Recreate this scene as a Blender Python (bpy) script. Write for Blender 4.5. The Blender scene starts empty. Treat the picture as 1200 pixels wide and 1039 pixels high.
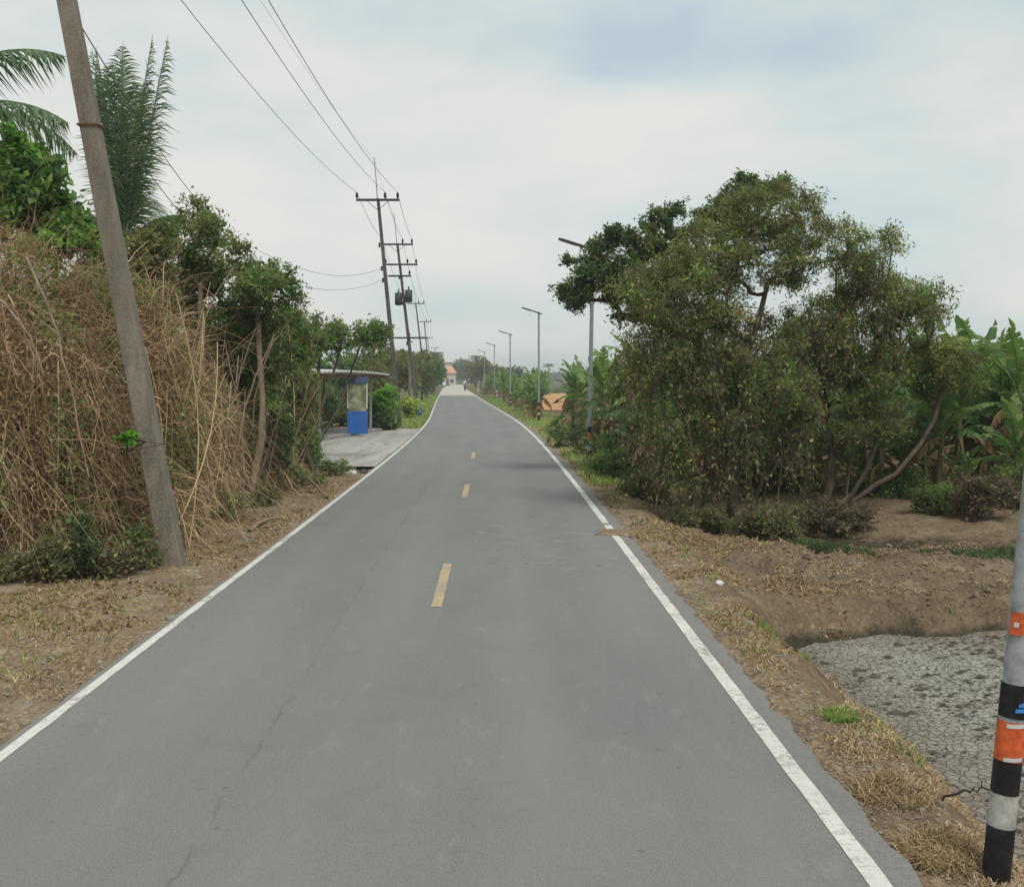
import bpy, bmesh, math, random
import numpy as np
from mathutils import Vector
random.seed(7)
RNG = np.random.default_rng(11)
scene = bpy.context.scene
C = scene.collection
F = 1395.0; CH = 2.5; HX = 600.0; HY = 443.0
R = math.radians

def W(px, py, Y):
    """point of the place seen at (px, py) of the photograph at Y metres ahead"""
    return np.array([(px-HX)*Y/F, Y, CH+(HY-py)*Y/F])

# ------------------------------------------------------------------ noise
def hash2(ix, iy, s=0):
    n = (ix.astype(np.int64)*374761393 + iy.astype(np.int64)*668265263 + s*974711) & 0x7fffffff
    n = ((n ^ (n >> 13))*1274126177) & 0x7fffffff
    return ((n ^ (n >> 16)) & 0xffff)/65535.0
def vnoise(x, y, s=0):
    x = np.asarray(x, float); y = np.asarray(y, float)
    ix = np.floor(x); iy = np.floor(y); fx = x-ix; fy = y-iy
    fx = fx*fx*(3-2*fx); fy = fy*fy*(3-2*fy)
    a = hash2(ix, iy, s); b = hash2(ix+1, iy, s); c = hash2(ix, iy+1, s); d = hash2(ix+1, iy+1, s)
    return (a*(1-fx)+b*fx)*(1-fy)+(c*(1-fx)+d*fx)*fy
def fbm(x, y, s=0, o=4):
    t = 0; a = .5
    for k in range(o):
        t = t+a*(vnoise(x*2**k, y*2**k, s+k)-.5); a *= .55
    return t
def ss(a, b, x):
    t = np.clip((np.asarray(x, float)-a)/(b-a), 0, 1); return t*t*(3-2*t)

# ------------------------------------------------------------------ materials
def mat(name):
    m = bpy.data.materials.new(name); m.use_nodes = True
    nt = m.node_tree; b = nt.nodes['Principled BSDF']; b.inputs['Specular IOR Level'].default_value = .3
    return m, nt, b
def N(nt, t, **kw):
    n = nt.nodes.new(t)
    for k, v in kw.items():
        if k.startswith('i_'):
            n.inputs[k[2:].replace('_', ' ')].default_value = v
        else: setattr(n, k, v)
    return n
def ramp(nt, fac, stops):
    r = N(nt, 'ShaderNodeValToRGB'); el = r.color_ramp.elements
    while len(el) < len(stops): el.new(.5)
    for e, (p, c) in zip(el, stops): e.position = p; e.color = (*c, 1) if len(c) == 3 else c
    nt.links.new(fac, r.inputs[0]); return r.outputs[0]
def noise(nt, vec, scale, detail=5, rough=.6, dist=0):
    n = N(nt, 'ShaderNodeTexNoise'); n.inputs['Scale'].default_value = scale; n.inputs['Detail'].default_value = detail
    n.inputs['Roughness'].default_value = rough; n.inputs['Distortion'].default_value = dist
    if vec is not None: nt.links.new(vec, n.inputs['Vector'])
    return n.outputs[0]
def mixc(nt, fac, a, b, mode='MIX'):
    m = N(nt, 'ShaderNodeMix', data_type='RGBA', blend_type=mode)
    for sock, v in ((m.inputs[0], fac), (m.inputs[6], a), (m.inputs[7], b)):
        if isinstance(v, (int, float)): sock.default_value = v
        elif isinstance(v, tuple): sock.default_value = (*v, 1)
        else: nt.links.new(v, sock)
    return m.outputs[2]
def mth(nt, op, a, b=0.0, clamp=False):
    m = N(nt, 'ShaderNodeMath', operation=op, use_clamp=clamp)
    for s, v in ((m.inputs[0], a), (m.inputs[1], b)):
        if isinstance(v, (int, float)): s.default_value = v
        else: nt.links.new(v, s)
    return m.outputs[0]
def bump(nt, b, h, strength=.5, dist=.02):
    n = N(nt, 'ShaderNodeBump'); n.inputs['Strength'].default_value = strength; n.inputs['Distance'].default_value = dist
    nt.links.new(h, n.inputs['Height']); nt.links.new(n.outputs[0], b.inputs['Normal'])
def pos(nt):
    return N(nt, 'ShaderNodeNewGeometry').outputs['Position']
def objc(nt):
    return N(nt, 'ShaderNodeTexCoord').outputs['Object']
def scl(nt, v, s):
    m = N(nt, 'ShaderNodeMapping'); m.inputs['Scale'].default_value = s; nt.links.new(v, m.inputs[0]); return m.outputs[0]

def plain(name, col, rough=.6, var=.15, metal=0, scale=6, bmp=0):
    m, nt, b = mat(name); b.inputs['Roughness'].default_value = rough; b.inputs['Metallic'].default_value = metal
    n = noise(nt, objc(nt), scale, 6)
    lo = tuple(c*(1-var*1.6) for c in col); hi = tuple(min(1, c*(1+var)) for c in col)
    nt.links.new(ramp(nt, n, [(.3, lo), (.55, col), (.75, hi)]), b.inputs['Base Color'])
    if bmp: bump(nt, b, n, bmp, .01)
    return m
def leafmat(name, cols, trans=.3, rough=.55, clump=1.2, spec=.15, gain=2.85):
    """cols: ramp of leaf colours, picked leaf by leaf through the 'tint' attribute"""
    m, nt, b = mat(name); b.inputs['Roughness'].default_value = rough; b.inputs['Specular IOR Level'].default_value = spec
    a = N(nt, 'ShaderNodeAttribute', attribute_name='tint').outputs['Fac']
    n = noise(nt, objc(nt), clump, 3)
    f = mth(nt, 'ADD', a, mth(nt, 'MULTIPLY', mth(nt, 'SUBTRACT', n, .5), .9), True)
    c = ramp(nt, f, [(i/(len(cols)-1), tuple(min(.85, v*gain) for v in k)) for i, k in enumerate(cols)])
    nt.links.new(c, b.inputs['Base Color'])
    if trans:
        t = N(nt, 'ShaderNodeBsdfTranslucent'); nt.links.new(mixc(nt, 1.0, c, (1, 1.15, .6), 'MULTIPLY'), t.inputs[0])
        mx = N(nt, 'ShaderNodeMixShader'); mx.inputs[0].default_value = trans
        nt.links.new(b.outputs[0], mx.inputs[1]); nt.links.new(t.outputs[0], mx.inputs[2])
        nt.links.new(mx.outputs[0], nt.nodes['Material Output'].inputs[0])
    return m

def ground_mat():
    m, nt, b = mat('soil_and_grass'); b.inputs['Roughness'].default_value = .95; b.inputs['Specular IOR Level'].default_value = .1
    p = pos(nt)
    big = noise(nt, p, .55, 6, .65); mid = noise(nt, p, 2.3, 8, .7, .4); fine = noise(nt, scl(nt, p, (1, .55, 1)), 18, 6, .75, .8)
    soil = ramp(nt, mth(nt, 'ADD', mth(nt, 'MULTIPLY', mid, .7), mth(nt, 'MULTIPLY', noise(nt, scl(nt, p, (.6, 1.6, 1)), 1.3, 5, .7), .3)), [(.3, (.11, .075, .05)), (.42, (.21, .148, .098)), (.58, (.33, .245, .165)), (.75, (.47, .37, .26))])
    straw = ramp(nt, fine, [(.28, (.13, .088, .052)), (.46, (.30, .215, .13)), (.66, (.55, .43, .28))])
    c = mixc(nt, ramp(nt, mth(nt, 'ADD', mth(nt, 'MULTIPLY', big, .6), mth(nt, 'MULTIPLY', fine, .4)), [(.42, (0, 0, 0)), (.58, (1, 1, 1))]), soil, straw)
    green = ramp(nt, fine, [(.3, (.03, .045, .016)), (.7, (.10, .13, .045))])
    g = noise(nt, p, .9, 5, .7)
    c = mixc(nt, ramp(nt, g, [(.58, (0, 0, 0)), (.72, (.6, .6, .6))]), c, green)
    # the far country is greener than the dusty verges
    sx = N(nt, 'ShaderNodeSeparateXYZ'); nt.links.new(p, sx.inputs[0])
    far = mth(nt, 'MULTIPLY', mth(nt, 'SUBTRACT', sx.outputs[1], 45, ), .012, True)
    gfar = ramp(nt, noise(nt, p, .12, 6, .7), [(.35, (.05, .075, .022)), (.5, (.11, .12, .04)), (.7, (.2, .17, .08))])
    c = mixc(nt, far, c, gfar)
    c = mixc(nt, ramp(nt, noise(nt, scl(nt, p, (1.3, .7, 1)), 1.6, 6, .7, .6), [(.52, (0, 0, 0)), (.68, (.75, .75, .75))]), c, (.52, .42, .30))
    c = mixc(nt, ramp(nt, noise(nt, scl(nt, p, (1, .6, 1)), 2.4, 6, .75, .4), [(.57, (0, 0, 0)), (.70, (.7, .7, .7))]), c, (.13, .085, .055))
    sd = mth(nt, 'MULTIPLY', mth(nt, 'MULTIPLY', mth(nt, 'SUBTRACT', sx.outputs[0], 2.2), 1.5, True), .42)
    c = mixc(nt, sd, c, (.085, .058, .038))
    c = mixc(nt, .14, c, (.03, .022, .015))
    # shade painted into the ditch by height; damp, algae-stained soil at the pond edge
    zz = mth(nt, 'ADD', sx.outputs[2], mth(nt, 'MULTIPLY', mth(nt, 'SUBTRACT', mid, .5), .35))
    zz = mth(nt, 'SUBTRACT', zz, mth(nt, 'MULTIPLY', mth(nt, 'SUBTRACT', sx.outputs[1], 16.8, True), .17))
    damp_shade = mth(nt, 'MULTIPLY', mth(nt, 'MULTIPLY', mth(nt, 'ADD', zz, .53), -9, True), .88)
    c = mixc(nt, damp_shade, c, ramp(nt, fine, [(.35, (.022, .022, .013)), (.6, (.05, .048, .028)), (.75, (.10, .085, .055))]))
    nt.links.new(c, b.inputs['Base Color'])
    bump(nt, b, mth(nt, 'ADD', fine, mid), .9, .05)
    return m
def asphalt_mat():
    m, nt, b = mat('worn_asphalt'); b.inputs['Roughness'].default_value = .85; b.inputs['Specular IOR Level'].default_value = .25
    uv = N(nt, 'ShaderNodeUVMap').outputs[0]; s = N(nt, 'ShaderNodeSeparateXYZ'); nt.links.new(uv, s.inputs[0]); u, v = s.outputs[0], s.outputs[1]
    p = pos(nt)
    big = noise(nt, scl(nt, p, (1, .18, 1)), .9, 6, .6); blot = noise(nt, p, 1.4, 6, .7, .5); grain = noise(nt, p, 90, 3, .8); g2 = noise(nt, p, 22, 5, .75)
    c = ramp(nt, big, [(.3, (.094, .103, .098)), (.5, (.128, .136, .129)), (.72, (.166, .173, .161))])
    c = mixc(nt, .4, c, ramp(nt, grain, [(.3, (.06, .06, .058)), (.7, (.42, .42, .40))]))
    c = mixc(nt, ramp(nt, g2, [(.45, (0, 0, 0)), (.75, (.35, .35, .35))]), c, (.25, .245, .225))
    c = mixc(nt, ramp(nt, blot, [(.55, (0, 0, 0)), (.72, (.5, .5, .5))]), c, (.14, .142, .134))
    c = mixc(nt, ramp(nt, noise(nt, scl(nt, p, (1, .35, 1)), 4.5, 6, .7, .3), [(.58, (0, 0, 0)), (.70, (.45, .45, .45))]), c, (.26, .26, .235))
    c = mixc(nt, ramp(nt, noise(nt, scl(nt, p, (.5, 1.6, 1)), 7, 5, .65), [(.66, (0, 0, 0)), (.72, (.5, .5, .5))]), c, (.10, .10, .094))
    spk = N(nt, 'ShaderNodeTexVoronoi'); spk.inputs['Scale'].default_value = 3.1; nt.links.new(p, spk.inputs[0])
    c = mixc(nt, ramp(nt, spk.outputs['Distance'], [(.045, (.6, .6, .6)), (.075, (0, 0, 0))]), c, (.11, .105, .095))
    # worn wheel paths: polished paler bands
    for u0 in (-1.9, -.45, .9, 2.1):
        d = mth(nt, 'ABSOLUTE', mth(nt, 'SUBTRACT', u, u0)); f = mth(nt, 'SUBTRACT', 1, mth(nt, 'MULTIPLY', d, 2.6), True)
        c = mixc(nt, mth(nt, 'MULTIPLY', f, .22), c, (.225, .23, .215))
    # the long paving joint left of the centre line
    wob = mth(nt, 'MULTIPLY', mth(nt, 'SUBTRACT', noise(nt, p, 2.5, 5, .8), .5), .22)
    d = mth(nt, 'ABSOLUTE', mth(nt, 'ADD', mth(nt, 'ADD', u, .96), wob))
    f = mth(nt, 'SUBTRACT', 1, mth(nt, 'MULTIPLY', d, 55), True)
    f = mth(nt, 'MULTIPLY', f, ramp(nt, noise(nt, p, 1.1, 6, .7), [(.42, (0, 0, 0)), (.6, (.6, .6, .6))]))
    c = mixc(nt, f, c, (.09, .09, .088))
    # dusty edges
    d = mth(nt, 'SUBTRACT', mth(nt, 'ABSOLUTE', u), 2.1)
    f = mth(nt, 'MULTIPLY', mth(nt, 'MULTIPLY', d, 1.5, True), ramp(nt, g2, [(.42, (0, 0, 0)), (.68, (.4, .4, .4))]))
    c = mixc(nt, f, c, (.3, .265, .215))
    # scuffed patch with dust dragged over the right lane and small potholes by the gap in the line
    def band(a, b_, x):
        w = (b_-a)/2; return mth(nt, 'SUBTRACT', 1, mth(nt, 'POWER', mth(nt, 'ABSOLUTE', mth(nt, 'DIVIDE', mth(nt, 'SUBTRACT', x, (a+b_)/2), w)), 2.0), True)
    box = mth(nt, 'MULTIPLY', band(14, 23, v), band(.0, 3.0, u))
    st = noise(nt, scl(nt, p, (1, 2.2, 1)), 1.9, 6, .7)
    c = mixc(nt, mth(nt, 'MULTIPLY', box, ramp(nt, st, [(.52, (0, 0, 0)), (.63, (.5, .5, .5))])), c, (.27, .26, .235))
    c = mixc(nt, mth(nt, 'MULTIPLY', box, ramp(nt, noise(nt, scl(nt, p, (1.4, 1, 1)), 2.7, 5, .6), [(.60, (0, 0, 0)), (.68, (.9, .9, .9))])), c, (.12, .112, .10))
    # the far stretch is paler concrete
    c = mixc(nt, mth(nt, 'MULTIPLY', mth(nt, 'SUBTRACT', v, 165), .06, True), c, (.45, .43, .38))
    nt.links.new(c, b.inputs['Base Color']); bump(nt, b, mth(nt, 'ADD', grain, g2), .35, .008)
    return m
def paint_mat(name, col, under, wear=.56):
    m, nt, b = mat(name); b.inputs['Roughness'].default_value = .7
    p = pos(nt); n = noise(nt, p, 14, 7, .8); n2 = noise(nt, p, 1.3, 4, .6)
    f = ramp(nt, mth(nt, 'ADD', mth(nt, 'MULTIPLY', n, .6), mth(nt, 'MULTIPLY', n2, .4)), [(wear-.04, (0, 0, 0)), (wear+.05, (1, 1, 1))])
    c = mixc(nt, f, ramp(nt, noise(nt, p, 5, 5), [(.3, tuple(k*.8 for k in col)), (.7, col)]), under)
    nt.links.new(c, b.inputs['Base Color']); return m
def mud_mat():
    m, nt, b = mat('cracked_dry_mud'); b.inputs['Roughness'].default_value = .9; b.inputs['Specular IOR Level'].default_value = .15
    p = pos(nt); n = noise(nt, p, 3, 8, .7, .6)
    w = N(nt, 'ShaderNodeVectorMath', operation='ADD'); nz = N(nt, 'ShaderNodeTexNoise'); nz.inputs['Scale'].default_value = 7; nt.links.new(p, nz.inputs[0])
    sc = N(nt, 'ShaderNodeVectorMath', operation='SCALE'); sc.inputs['Scale'].default_value = .12; nt.links.new(nz.outputs['Color'], sc.inputs[0])
    nt.links.new(p, w.inputs[0]); nt.links.new(sc.outputs[0], w.inputs[1])
    v = N(nt, 'ShaderNodeTexVoronoi', feature='DISTANCE_TO_EDGE'); v.inputs['Scale'].default_value = 12; nt.links.new(scl(nt, w.outputs[0], (1, .8, 1)), v.inputs[0])
    c = ramp(nt, n, [(.3, (.20, .187, .155)), (.5, (.30, .288, .252)), (.7, (.38, .37, .335))])
    f = noise(nt, scl(nt, p, (1.5, 1, 1)), 11, 6, .75)
    c = mixc(nt, ramp(nt, f, [(.53, (0, 0, 0)), (.63, (.9, .9, .9))]), c, (.10, .09, .066))
    sp = N(nt, 'ShaderNodeSeparateXYZ'); nt.links.new(p, sp.inputs[0])
    ed = mth(nt, 'MAXIMUM', mth(nt, 'MULTIPLY', mth(nt, 'SUBTRACT', sp.outputs[1], 13.6), .75, True), mth(nt, 'MULTIPLY', mth(nt, 'SUBTRACT', 4.2, sp.outputs[0]), 1.0, True))
    c = mixc(nt, mth(nt, 'MULTIPLY', ed, ramp(nt, n, [(.35, (.2, .2, .2)), (.6, (1, 1, 1))])), c, (.175, .135, .095))
    c = mixc(nt, ramp(nt, v.outputs[0], [(.01, (.3, .3, .3)), (.05, (0, 0, 0))]), c, (.12, .11, .088))
    c = mixc(nt, ramp(nt, noise(nt, p, .8, 5, .65, .5), [(.5, (0, 0, 0)), (.66, (.75, .75, .75))]), c, (.17, .145, .11))
    nt.links.new(c, b.inputs['Base Color'])
    bump(nt, b, mth(nt, 'ADD', ramp(nt, v.outputs[0], [(0, (0, 0, 0)), (.1, (1, 1, 1))]), n), .8, .03)
    return m
def pole_mat():
    m, nt, b = mat('weathered_concrete_pole'); b.inputs['Roughness'].default_value = .9
    p = objc(nt); n = noise(nt, scl(nt, p, (1, 1, .25)), 4, 7, .7); f = noise(nt, p, 40, 4, .7)
    c = ramp(nt, n, [(.3, (.085, .07, .05)), (.5, (.165, .14, .105)), (.7, (.26, .23, .18))])
    c = mixc(nt, .25, c, ramp(nt, f, [(.35, (.06, .05, .04)), (.65, (.4, .37, .32))]))
    nt.links.new(c, b.inputs['Base Color']); bump(nt, b, f, .4, .01); return m
def bark(name, a, c_, scale=9):
    m, nt, b = mat(name); b.inputs['Roughness'].default_value = .9; b.inputs['Specular IOR Level'].default_value = .1
    p = pos(nt); n = noise(nt, scl(nt, p, (1, 1, .3)), scale, 6, .7)
    nt.links.new(ramp(nt, n, [(.3, a), (.7, c_)]), b.inputs['Base Color']); bump(nt, b, n, .6, .02); return m

M = {}
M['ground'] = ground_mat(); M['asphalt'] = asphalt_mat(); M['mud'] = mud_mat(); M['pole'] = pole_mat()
M['white_line'] = paint_mat('worn_white_paint', (.66, .65, .60), (.28, .27, .245), .555)
M['yellow_line'] = paint_mat('worn_yellow_paint', (.46, .36, .21), (.26, .245, .22), .54)
m, nt, b = mat('dusty_concrete_slab'); b.inputs['Roughness'].default_value = .95; p = pos(nt)
c = ramp(nt, noise(nt, scl(nt, p, (1, .12, 1)), 1.5, 7, .65, .3), [(.3, (.22, .21, .185)), (.5, (.33, .32, .29)), (.7, (.42, .41, .375))])
c = mixc(nt, ramp(nt, noise(nt, scl(nt, p, (1, .2, 1)), 2.6, 6, .7), [(.55, (0, 0, 0)), (.7, (.8, .8, .8))]), c, (.2, .165, .125)); nt.links.new(c, b.inputs['Base Color']); M['apron'] = m
M['concrete'] = plain('pale_concrete', (.27, .262, .235), .9, .2, scale=1.2, bmp=.3)
M['white'] = plain('white_painted_metal', (.55, .55, .53), .5, .08)
M['dustwhite'] = plain('dusty_white_band', (.40, .39, .36), .7, .35, scale=12)
M['greypaint'] = plain('grey_painted_metal', (.33, .34, .34), .5, .3, scale=10)
M['polefar'] = plain('backlit_weathered_concrete', (.095, .088, .078), .9, .3, scale=3)  # backlit darkness of the far poles is painted into this colour
M['galv'] = plain('galvanised_steel', (.30, .33, .32), .45, .12, .3)
M['dark'] = plain('dark_steel', (.04, .042, .05), .5, .2)
M['black'] = plain('black_painted_band', (.016, .015, .017), .6, .6, scale=14)
M['orange'] = plain('orange_reflective_band', (.66, .12, .035), .45, .3, scale=18)
M['orange_dull'] = plain('faded_orange_band', (.45, .10, .05), .6, .12)
M['blue'] = plain('blue_painted_board', (.03, .13, .42), .5, .15, scale=3)
M['bluedark'] = plain('slate_blue_panel', (.07, .10, .17), .6, .15)
M['sticker'] = plain('blue_sticker', (.05, .22, .6), .5, .1)
M['rust'] = plain('rusty_steel', (.14, .06, .035), .8, .3)
M['roofsheet'] = plain('pale_metal_sheet', (.50, .50, .48), .5, .12)
M['salmon'] = plain('salmon_roof_tiles', (.60, .30, .2), .8, .12)
M['wall'] = plain('cream_wall', (.5, .47, .4), .9, .1)
M['glass'] = plain('dark_window_glass', (.02, .025, .03), .15, .1)
M['porcelain'] = plain('brown_insulator', (.05, .035, .035), .3, .1)
M['tyre'] = plain('rubber_tyre', (.02, .02, .02), .8, .1)
M['carwhite'] = plain('white_car_paint', (.62, .63, .62), .3, .03)
M['cloth'] = plain('dark_red_shirt', (.16, .06, .05), .9, .1)
M['skin'] = plain('skin', (.32, .18, .12), .6, .05)
M['wire'] = plain('aluminium_wire', (.13, .13, .14), .5, .05)
M['stone'] = plain('grey_rubble', (.27, .235, .185), .9, .35, scale=8, bmp=.4)
M['orangesoil'] = plain('orange_bare_soil', (.50, .27, .12), .95, .2, scale=.3)
M['bag'] = plain('white_plastic', (.6, .6, .6), .4, .1)
M['bark_grey'] = bark('grey_brown_bark', (.055, .042, .032), (.17, .135, .10))
M['bark_tan'] = bark('tan_dead_wood', (.15, .105, .072), (.36, .28, .2))
M['bark_dark'] = bark('dark_bark', (.03, .024, .018), (.09, .07, .05))
M['vine'] = leafmat('dry_vine_stem', [(.08, .045, .028), (.165, .10, .058), (.29, .205, .12), (.43, .33, .21)], 0, .9, gain=1.9)
M['vine_grey'] = leafmat('grey_vine_stem', [(.05, .04, .03), (.09, .072, .055), (.16, .13, .10)], 0, .9, gain=1.1)
M['dead'] = leafmat('dead_brown_leaf', [(.075, .05, .028), (.155, .105, .058), (.25, .18, .105), (.16, .145, .07)], .35, .8, gain=1.7)
M['brush'] = leafmat('grey_brown_brush', [(.05, .036, .028), (.10, .072, .052), (.17, .13, .09)], .3, .9, gain=1.5)
M['straw'] = leafmat('straw', [(.14, .085, .045), (.28, .19, .11), (.44, .33, .2), (.52, .42, .28)], .2, .8, gain=1.15)
M['green'] = leafmat('green_leaf', [(.022, .038, .018), (.042, .074, .028), (.07, .108, .036), (.125, .155, .05)], .52)
M['dgreen'] = leafmat('dark_green_leaf', [(.016, .026, .015), (.028, .046, .022), (.046, .07, .03), (.075, .098, .038)], .46)
M['olive'] = leafmat('olive_leaf', [(.034, .036, .02), (.06, .064, .03), (.088, .098, .04), (.135, .13, .06)], .52)
M['brownolive'] = leafmat('brown_olive_leaf', [(.05, .038, .025), (.08, .062, .038), (.08, .085, .04), (.13, .125, .06)], .46)
M['bright'] = leafmat('bright_green_leaf', [(.045, .10, .02), (.085, .19, .03), (.14, .26, .045), (.2, .3, .07)], .5, gain=2.0)
M['yellowgreen'] = leafmat('yellow_green_leaf', [(.07, .09, .02), (.13, .16, .03), (.22, .24, .05), (.3, .26, .07)], .4)
M['palmleaf'] = leafmat('palm_leaflet', [(.022, .035, .022), (.036, .058, .03), (.055, .082, .042), (.09, .105, .055)], .35)
M['banana'] = leafmat('banana_leaf', [(.028, .052, .026), (.055, .10, .04), (.10, .155, .05), (.19, .21, .075)], .45, .5, .8, .3, gain=1.85)
M['bananadry'] = leafmat('dry_banana_leaf', [(.10, .06, .03), (.2, .13, .065), (.28, .21, .12)], .2, .8, gain=1.15)
M['pstem'] = bark('banana_stem', (.10, .09, .035), (.22, .2, .09), 5)
M['far'] = leafmat('distant_leaf', [(.025, .04, .022), (.04, .06, .03), (.06, .085, .035)], .3, .7, .1)
M['grassgreen'] = leafmat('green_blade', [(.04, .06, .015), (.08, .12, .03), (.16, .2, .06)], .3, .7)

# ------------------------------------------------------------------ mesh accumulation
class Acc:
    def __init__(s): s.v = []; s.f = []; s.t = []; s.m = []; s.n = 0; s.mats = []
    def mi(s, m):
        if m not in s.mats: s.mats.append(m)
        return s.mats.index(m)
    def add(s, v, f, m, tint=.5):
        v = np.asarray(v, float).reshape(-1, 3); f = np.asarray(f, np.int64)
        s.v.append(v); s.f.append(f+s.n); s.n += len(v)
        s.t.append(np.broadcast_to(np.asarray(tint, float), (len(v),)).copy()); s.m.append(np.full(len(f), s.mi(m)))
        return s
    def tubes(s, P, Rr, m, n=5, tint=.5, cap=False):
        P = np.asarray(P, float); Rr = np.asarray(Rr, float); NN, K = P.shape[:2]
        if NN == 0: return s
        T = np.gradient(P, axis=1); T /= np.linalg.norm(T, axis=2, keepdims=True)+1e-9
        ref = np.where(np.abs(T[:, :1, 2:3]) > .9, np.array([[[1., 0, 0]]]), np.array([[[0, 0, 1.]]]))
        ref = np.broadcast_to(ref, T.shape)
        A = np.cross(T, ref); A /= np.linalg.norm(A, axis=2, keepdims=True)+1e-9; B = np.cross(T, A)
        an = np.arange(n)*2*np.pi/n
        V = P[:, :, None]+Rr[:, :, None, None]*(A[:, :, None]*np.cos(an)[None, None, :, None]+B[:, :, None]*np.sin(an)[None, None, :, None])
        idx = np.arange(NN*K*n).reshape(NN, K, n); nx = np.roll(idx, -1, 2)
        f = np.stack([idx[:, :-1], nx[:, :-1], nx[:, 1:], idx[:, 1:]], -1).reshape(-1, 4)
        t = np.broadcast_to(np.asarray(tint, float).reshape(-1, 1), (NN, K*n)).reshape(-1) if np.ndim(tint) else tint
        s.add(V.reshape(-1, 3), f, m, t); return s
    def leaves(s, c, L, Wd, m, dirs=None, tint=None, rng=RNG, flat=.5):
        """rhombic leaf blades, one quad each"""
        c = np.asarray(c, float); n = len(c)
        if n == 0: return s
        d = rng.normal(size=(n, 3)) if dirs is None else np.asarray(dirs, float)+rng.normal(size=(n, 3))*.25
        d /= np.linalg.norm(d, axis=1, keepdims=True)+1e-9
        up = rng.normal(size=(n, 3))*flat+np.array([0, 0, 1.]); sd = np.cross(d, up); sd /= np.linalg.norm(sd, axis=1, keepdims=True)+1e-9
        k_ = rng.uniform(.45, 1.6, n); L = L*k_[:, None]; Wd = Wd*(k_*rng.uniform(.75, 1.25, n))[:, None]
        v = np.stack([c-d*L*.5, c-sd*Wd*.5+d*L*.05, c+d*L*.5, c+sd*Wd*.5+d*L*.05], 1)
        f = np.arange(n*4).reshape(n, 4)
        t = rng.uniform(0, 1, n) if tint is None else tint
        s.add(v.reshape(-1, 3), f, m, np.repeat(t, 4)); return s
    def box(s, c, sz, m, rot=0, tint=.5):
        x, y, z = [k/2 for k in sz]
        v = np.array([(-x, -y, -z), (x, -y, -z), (x, y, -z), (-x, y, -z), (-x, -y, z), (x, -y, z), (x, y, z), (-x, y, z)])
        ca, sa = math.cos(rot), math.sin(rot); v = v @ np.array([[ca, sa, 0], [-sa, ca, 0], [0, 0, 1]])+np.array(c)
        s.add(v, [(0, 3, 2, 1), (4, 5, 6, 7), (0, 1, 5, 4), (1, 2, 6, 5), (2, 3, 7, 6), (3, 0, 4, 7)], m, tint); return s
    def build(s, name, parent=None, smooth=True, origin=None):
        me = bpy.data.meshes.new(name); V = np.concatenate(s.v); fs = s.f
        if origin is not None: V = V-np.asarray(origin, float)
        sizes = np.concatenate([np.full(len(f), f.shape[1]) for f in fs]); lp = np.concatenate([f.reshape(-1) for f in fs])
        me.vertices.add(len(V)); me.vertices.foreach_set('co', V.astype(np.float32).reshape(-1))
        me.loops.add(len(lp)); me.loops.foreach_set('vertex_index', lp.astype(np.int32))
        me.polygons.add(len(sizes)); st = np.concatenate([[0], np.cumsum(sizes)[:-1]])
        me.polygons.foreach_set('loop_start', st.astype(np.int32)); me.polygons.foreach_set('loop_total', sizes.astype(np.int32))
        for m in s.mats: me.materials.append(M[m])
        me.polygons.foreach_set('material_index', np.concatenate(s.m).astype(np.int32))
        me.polygons.foreach_set('use_smooth', np.full(len(sizes), bool(smooth)))
        a = me.attributes.new('tint', 'FLOAT', 'POINT'); a.data.foreach_set('value', np.concatenate(s.t).astype(np.float32))
        me.update(calc_edges=True); me.validate()
        o = bpy.data.objects.new(name, me); C.objects.link(o)
        if parent is not None: o.parent = parent
        if origin is not None and parent is None: o.location = origin
        return o
def empty(name, loc, label, cat, group=None, rz=0):
    o = bpy.data.objects.new(name, None); C.objects.link(o); o.location = loc; o.rotation_euler.z = rz; o.empty_display_size = .3
    return tag(o, label, cat, group)
def tag(o, label, cat, group=None, kind=None):
    if label: o['label'] = label
    if cat: o['category'] = cat
    if group: o['group'] = group
    if kind: o['kind'] = kind
    return o
def struct(o, label, cat):
    return tag(o, label, cat, kind='structure')
def copy_tree(o, loc, rz, sc, label, group=None):
    c = o.copy(); C.objects.link(c); c.location = loc; c.rotation_euler.z = rz; c.scale = (sc,)*3 if np.isscalar(sc) else sc
    c['label'] = label
    if group: c['group'] = group
    for ch in list(o.children):
        d = ch.copy(); C.objects.link(d); d.parent = c
        for g in list(ch.children):
            e = g.copy(); C.objects.link(e); e.parent = d
    return c
def bevel(o, w=.01, seg=2):
    b = o.modifiers.new('bevel', 'BEVEL'); b.width = w; b.segments = seg; b.limit_method = 'ANGLE'; return o

# ------------------------------------------------------------------ road line and terrain
RY = np.array([-40, 0, 5.85, 7.9, 12.4, 16.85, 32.6, 52, 67, 89.4, 134, 174, 260, 349, 450, 520])
RX = np.array([-.3, -.66, -.73, -.757, -.82, -.88, -1.13, -1.6, -2.16, -3.35, -5.85, -8.0, -12.6, -16.9, -21.5, -36])
def _cub():
    d = np.gradient(RX, RY)
    return d
RD = _cub()
def cx(y):
    y = np.asarray(y, float); i = np.clip(np.searchsorted(RY, y)-1, 0, len(RY)-2)
    h = RY[i+1]-RY[i]; t = (y-RY[i])/h
    return (2*t**3-3*t**2+1)*RX[i]+(t**3-2*t**2+t)*h*RD[i]+(-2*t**3+3*t**2)*RX[i+1]+(t**3-t**2)*h*RD[i+1]
def yfar(x):
    return np.interp(x, [2.3, 3.65, 4.8, 6.4, 7.5, 12], [21.8, 20.2, 19.0, 18.0, 17.7, 17.9])
def ynear(x):
    return np.interp(x, [2.3, 2.85, 4.4, 6.5, 12], [17.8, 17.2, 15.9, 15.6, 15.7])
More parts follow.
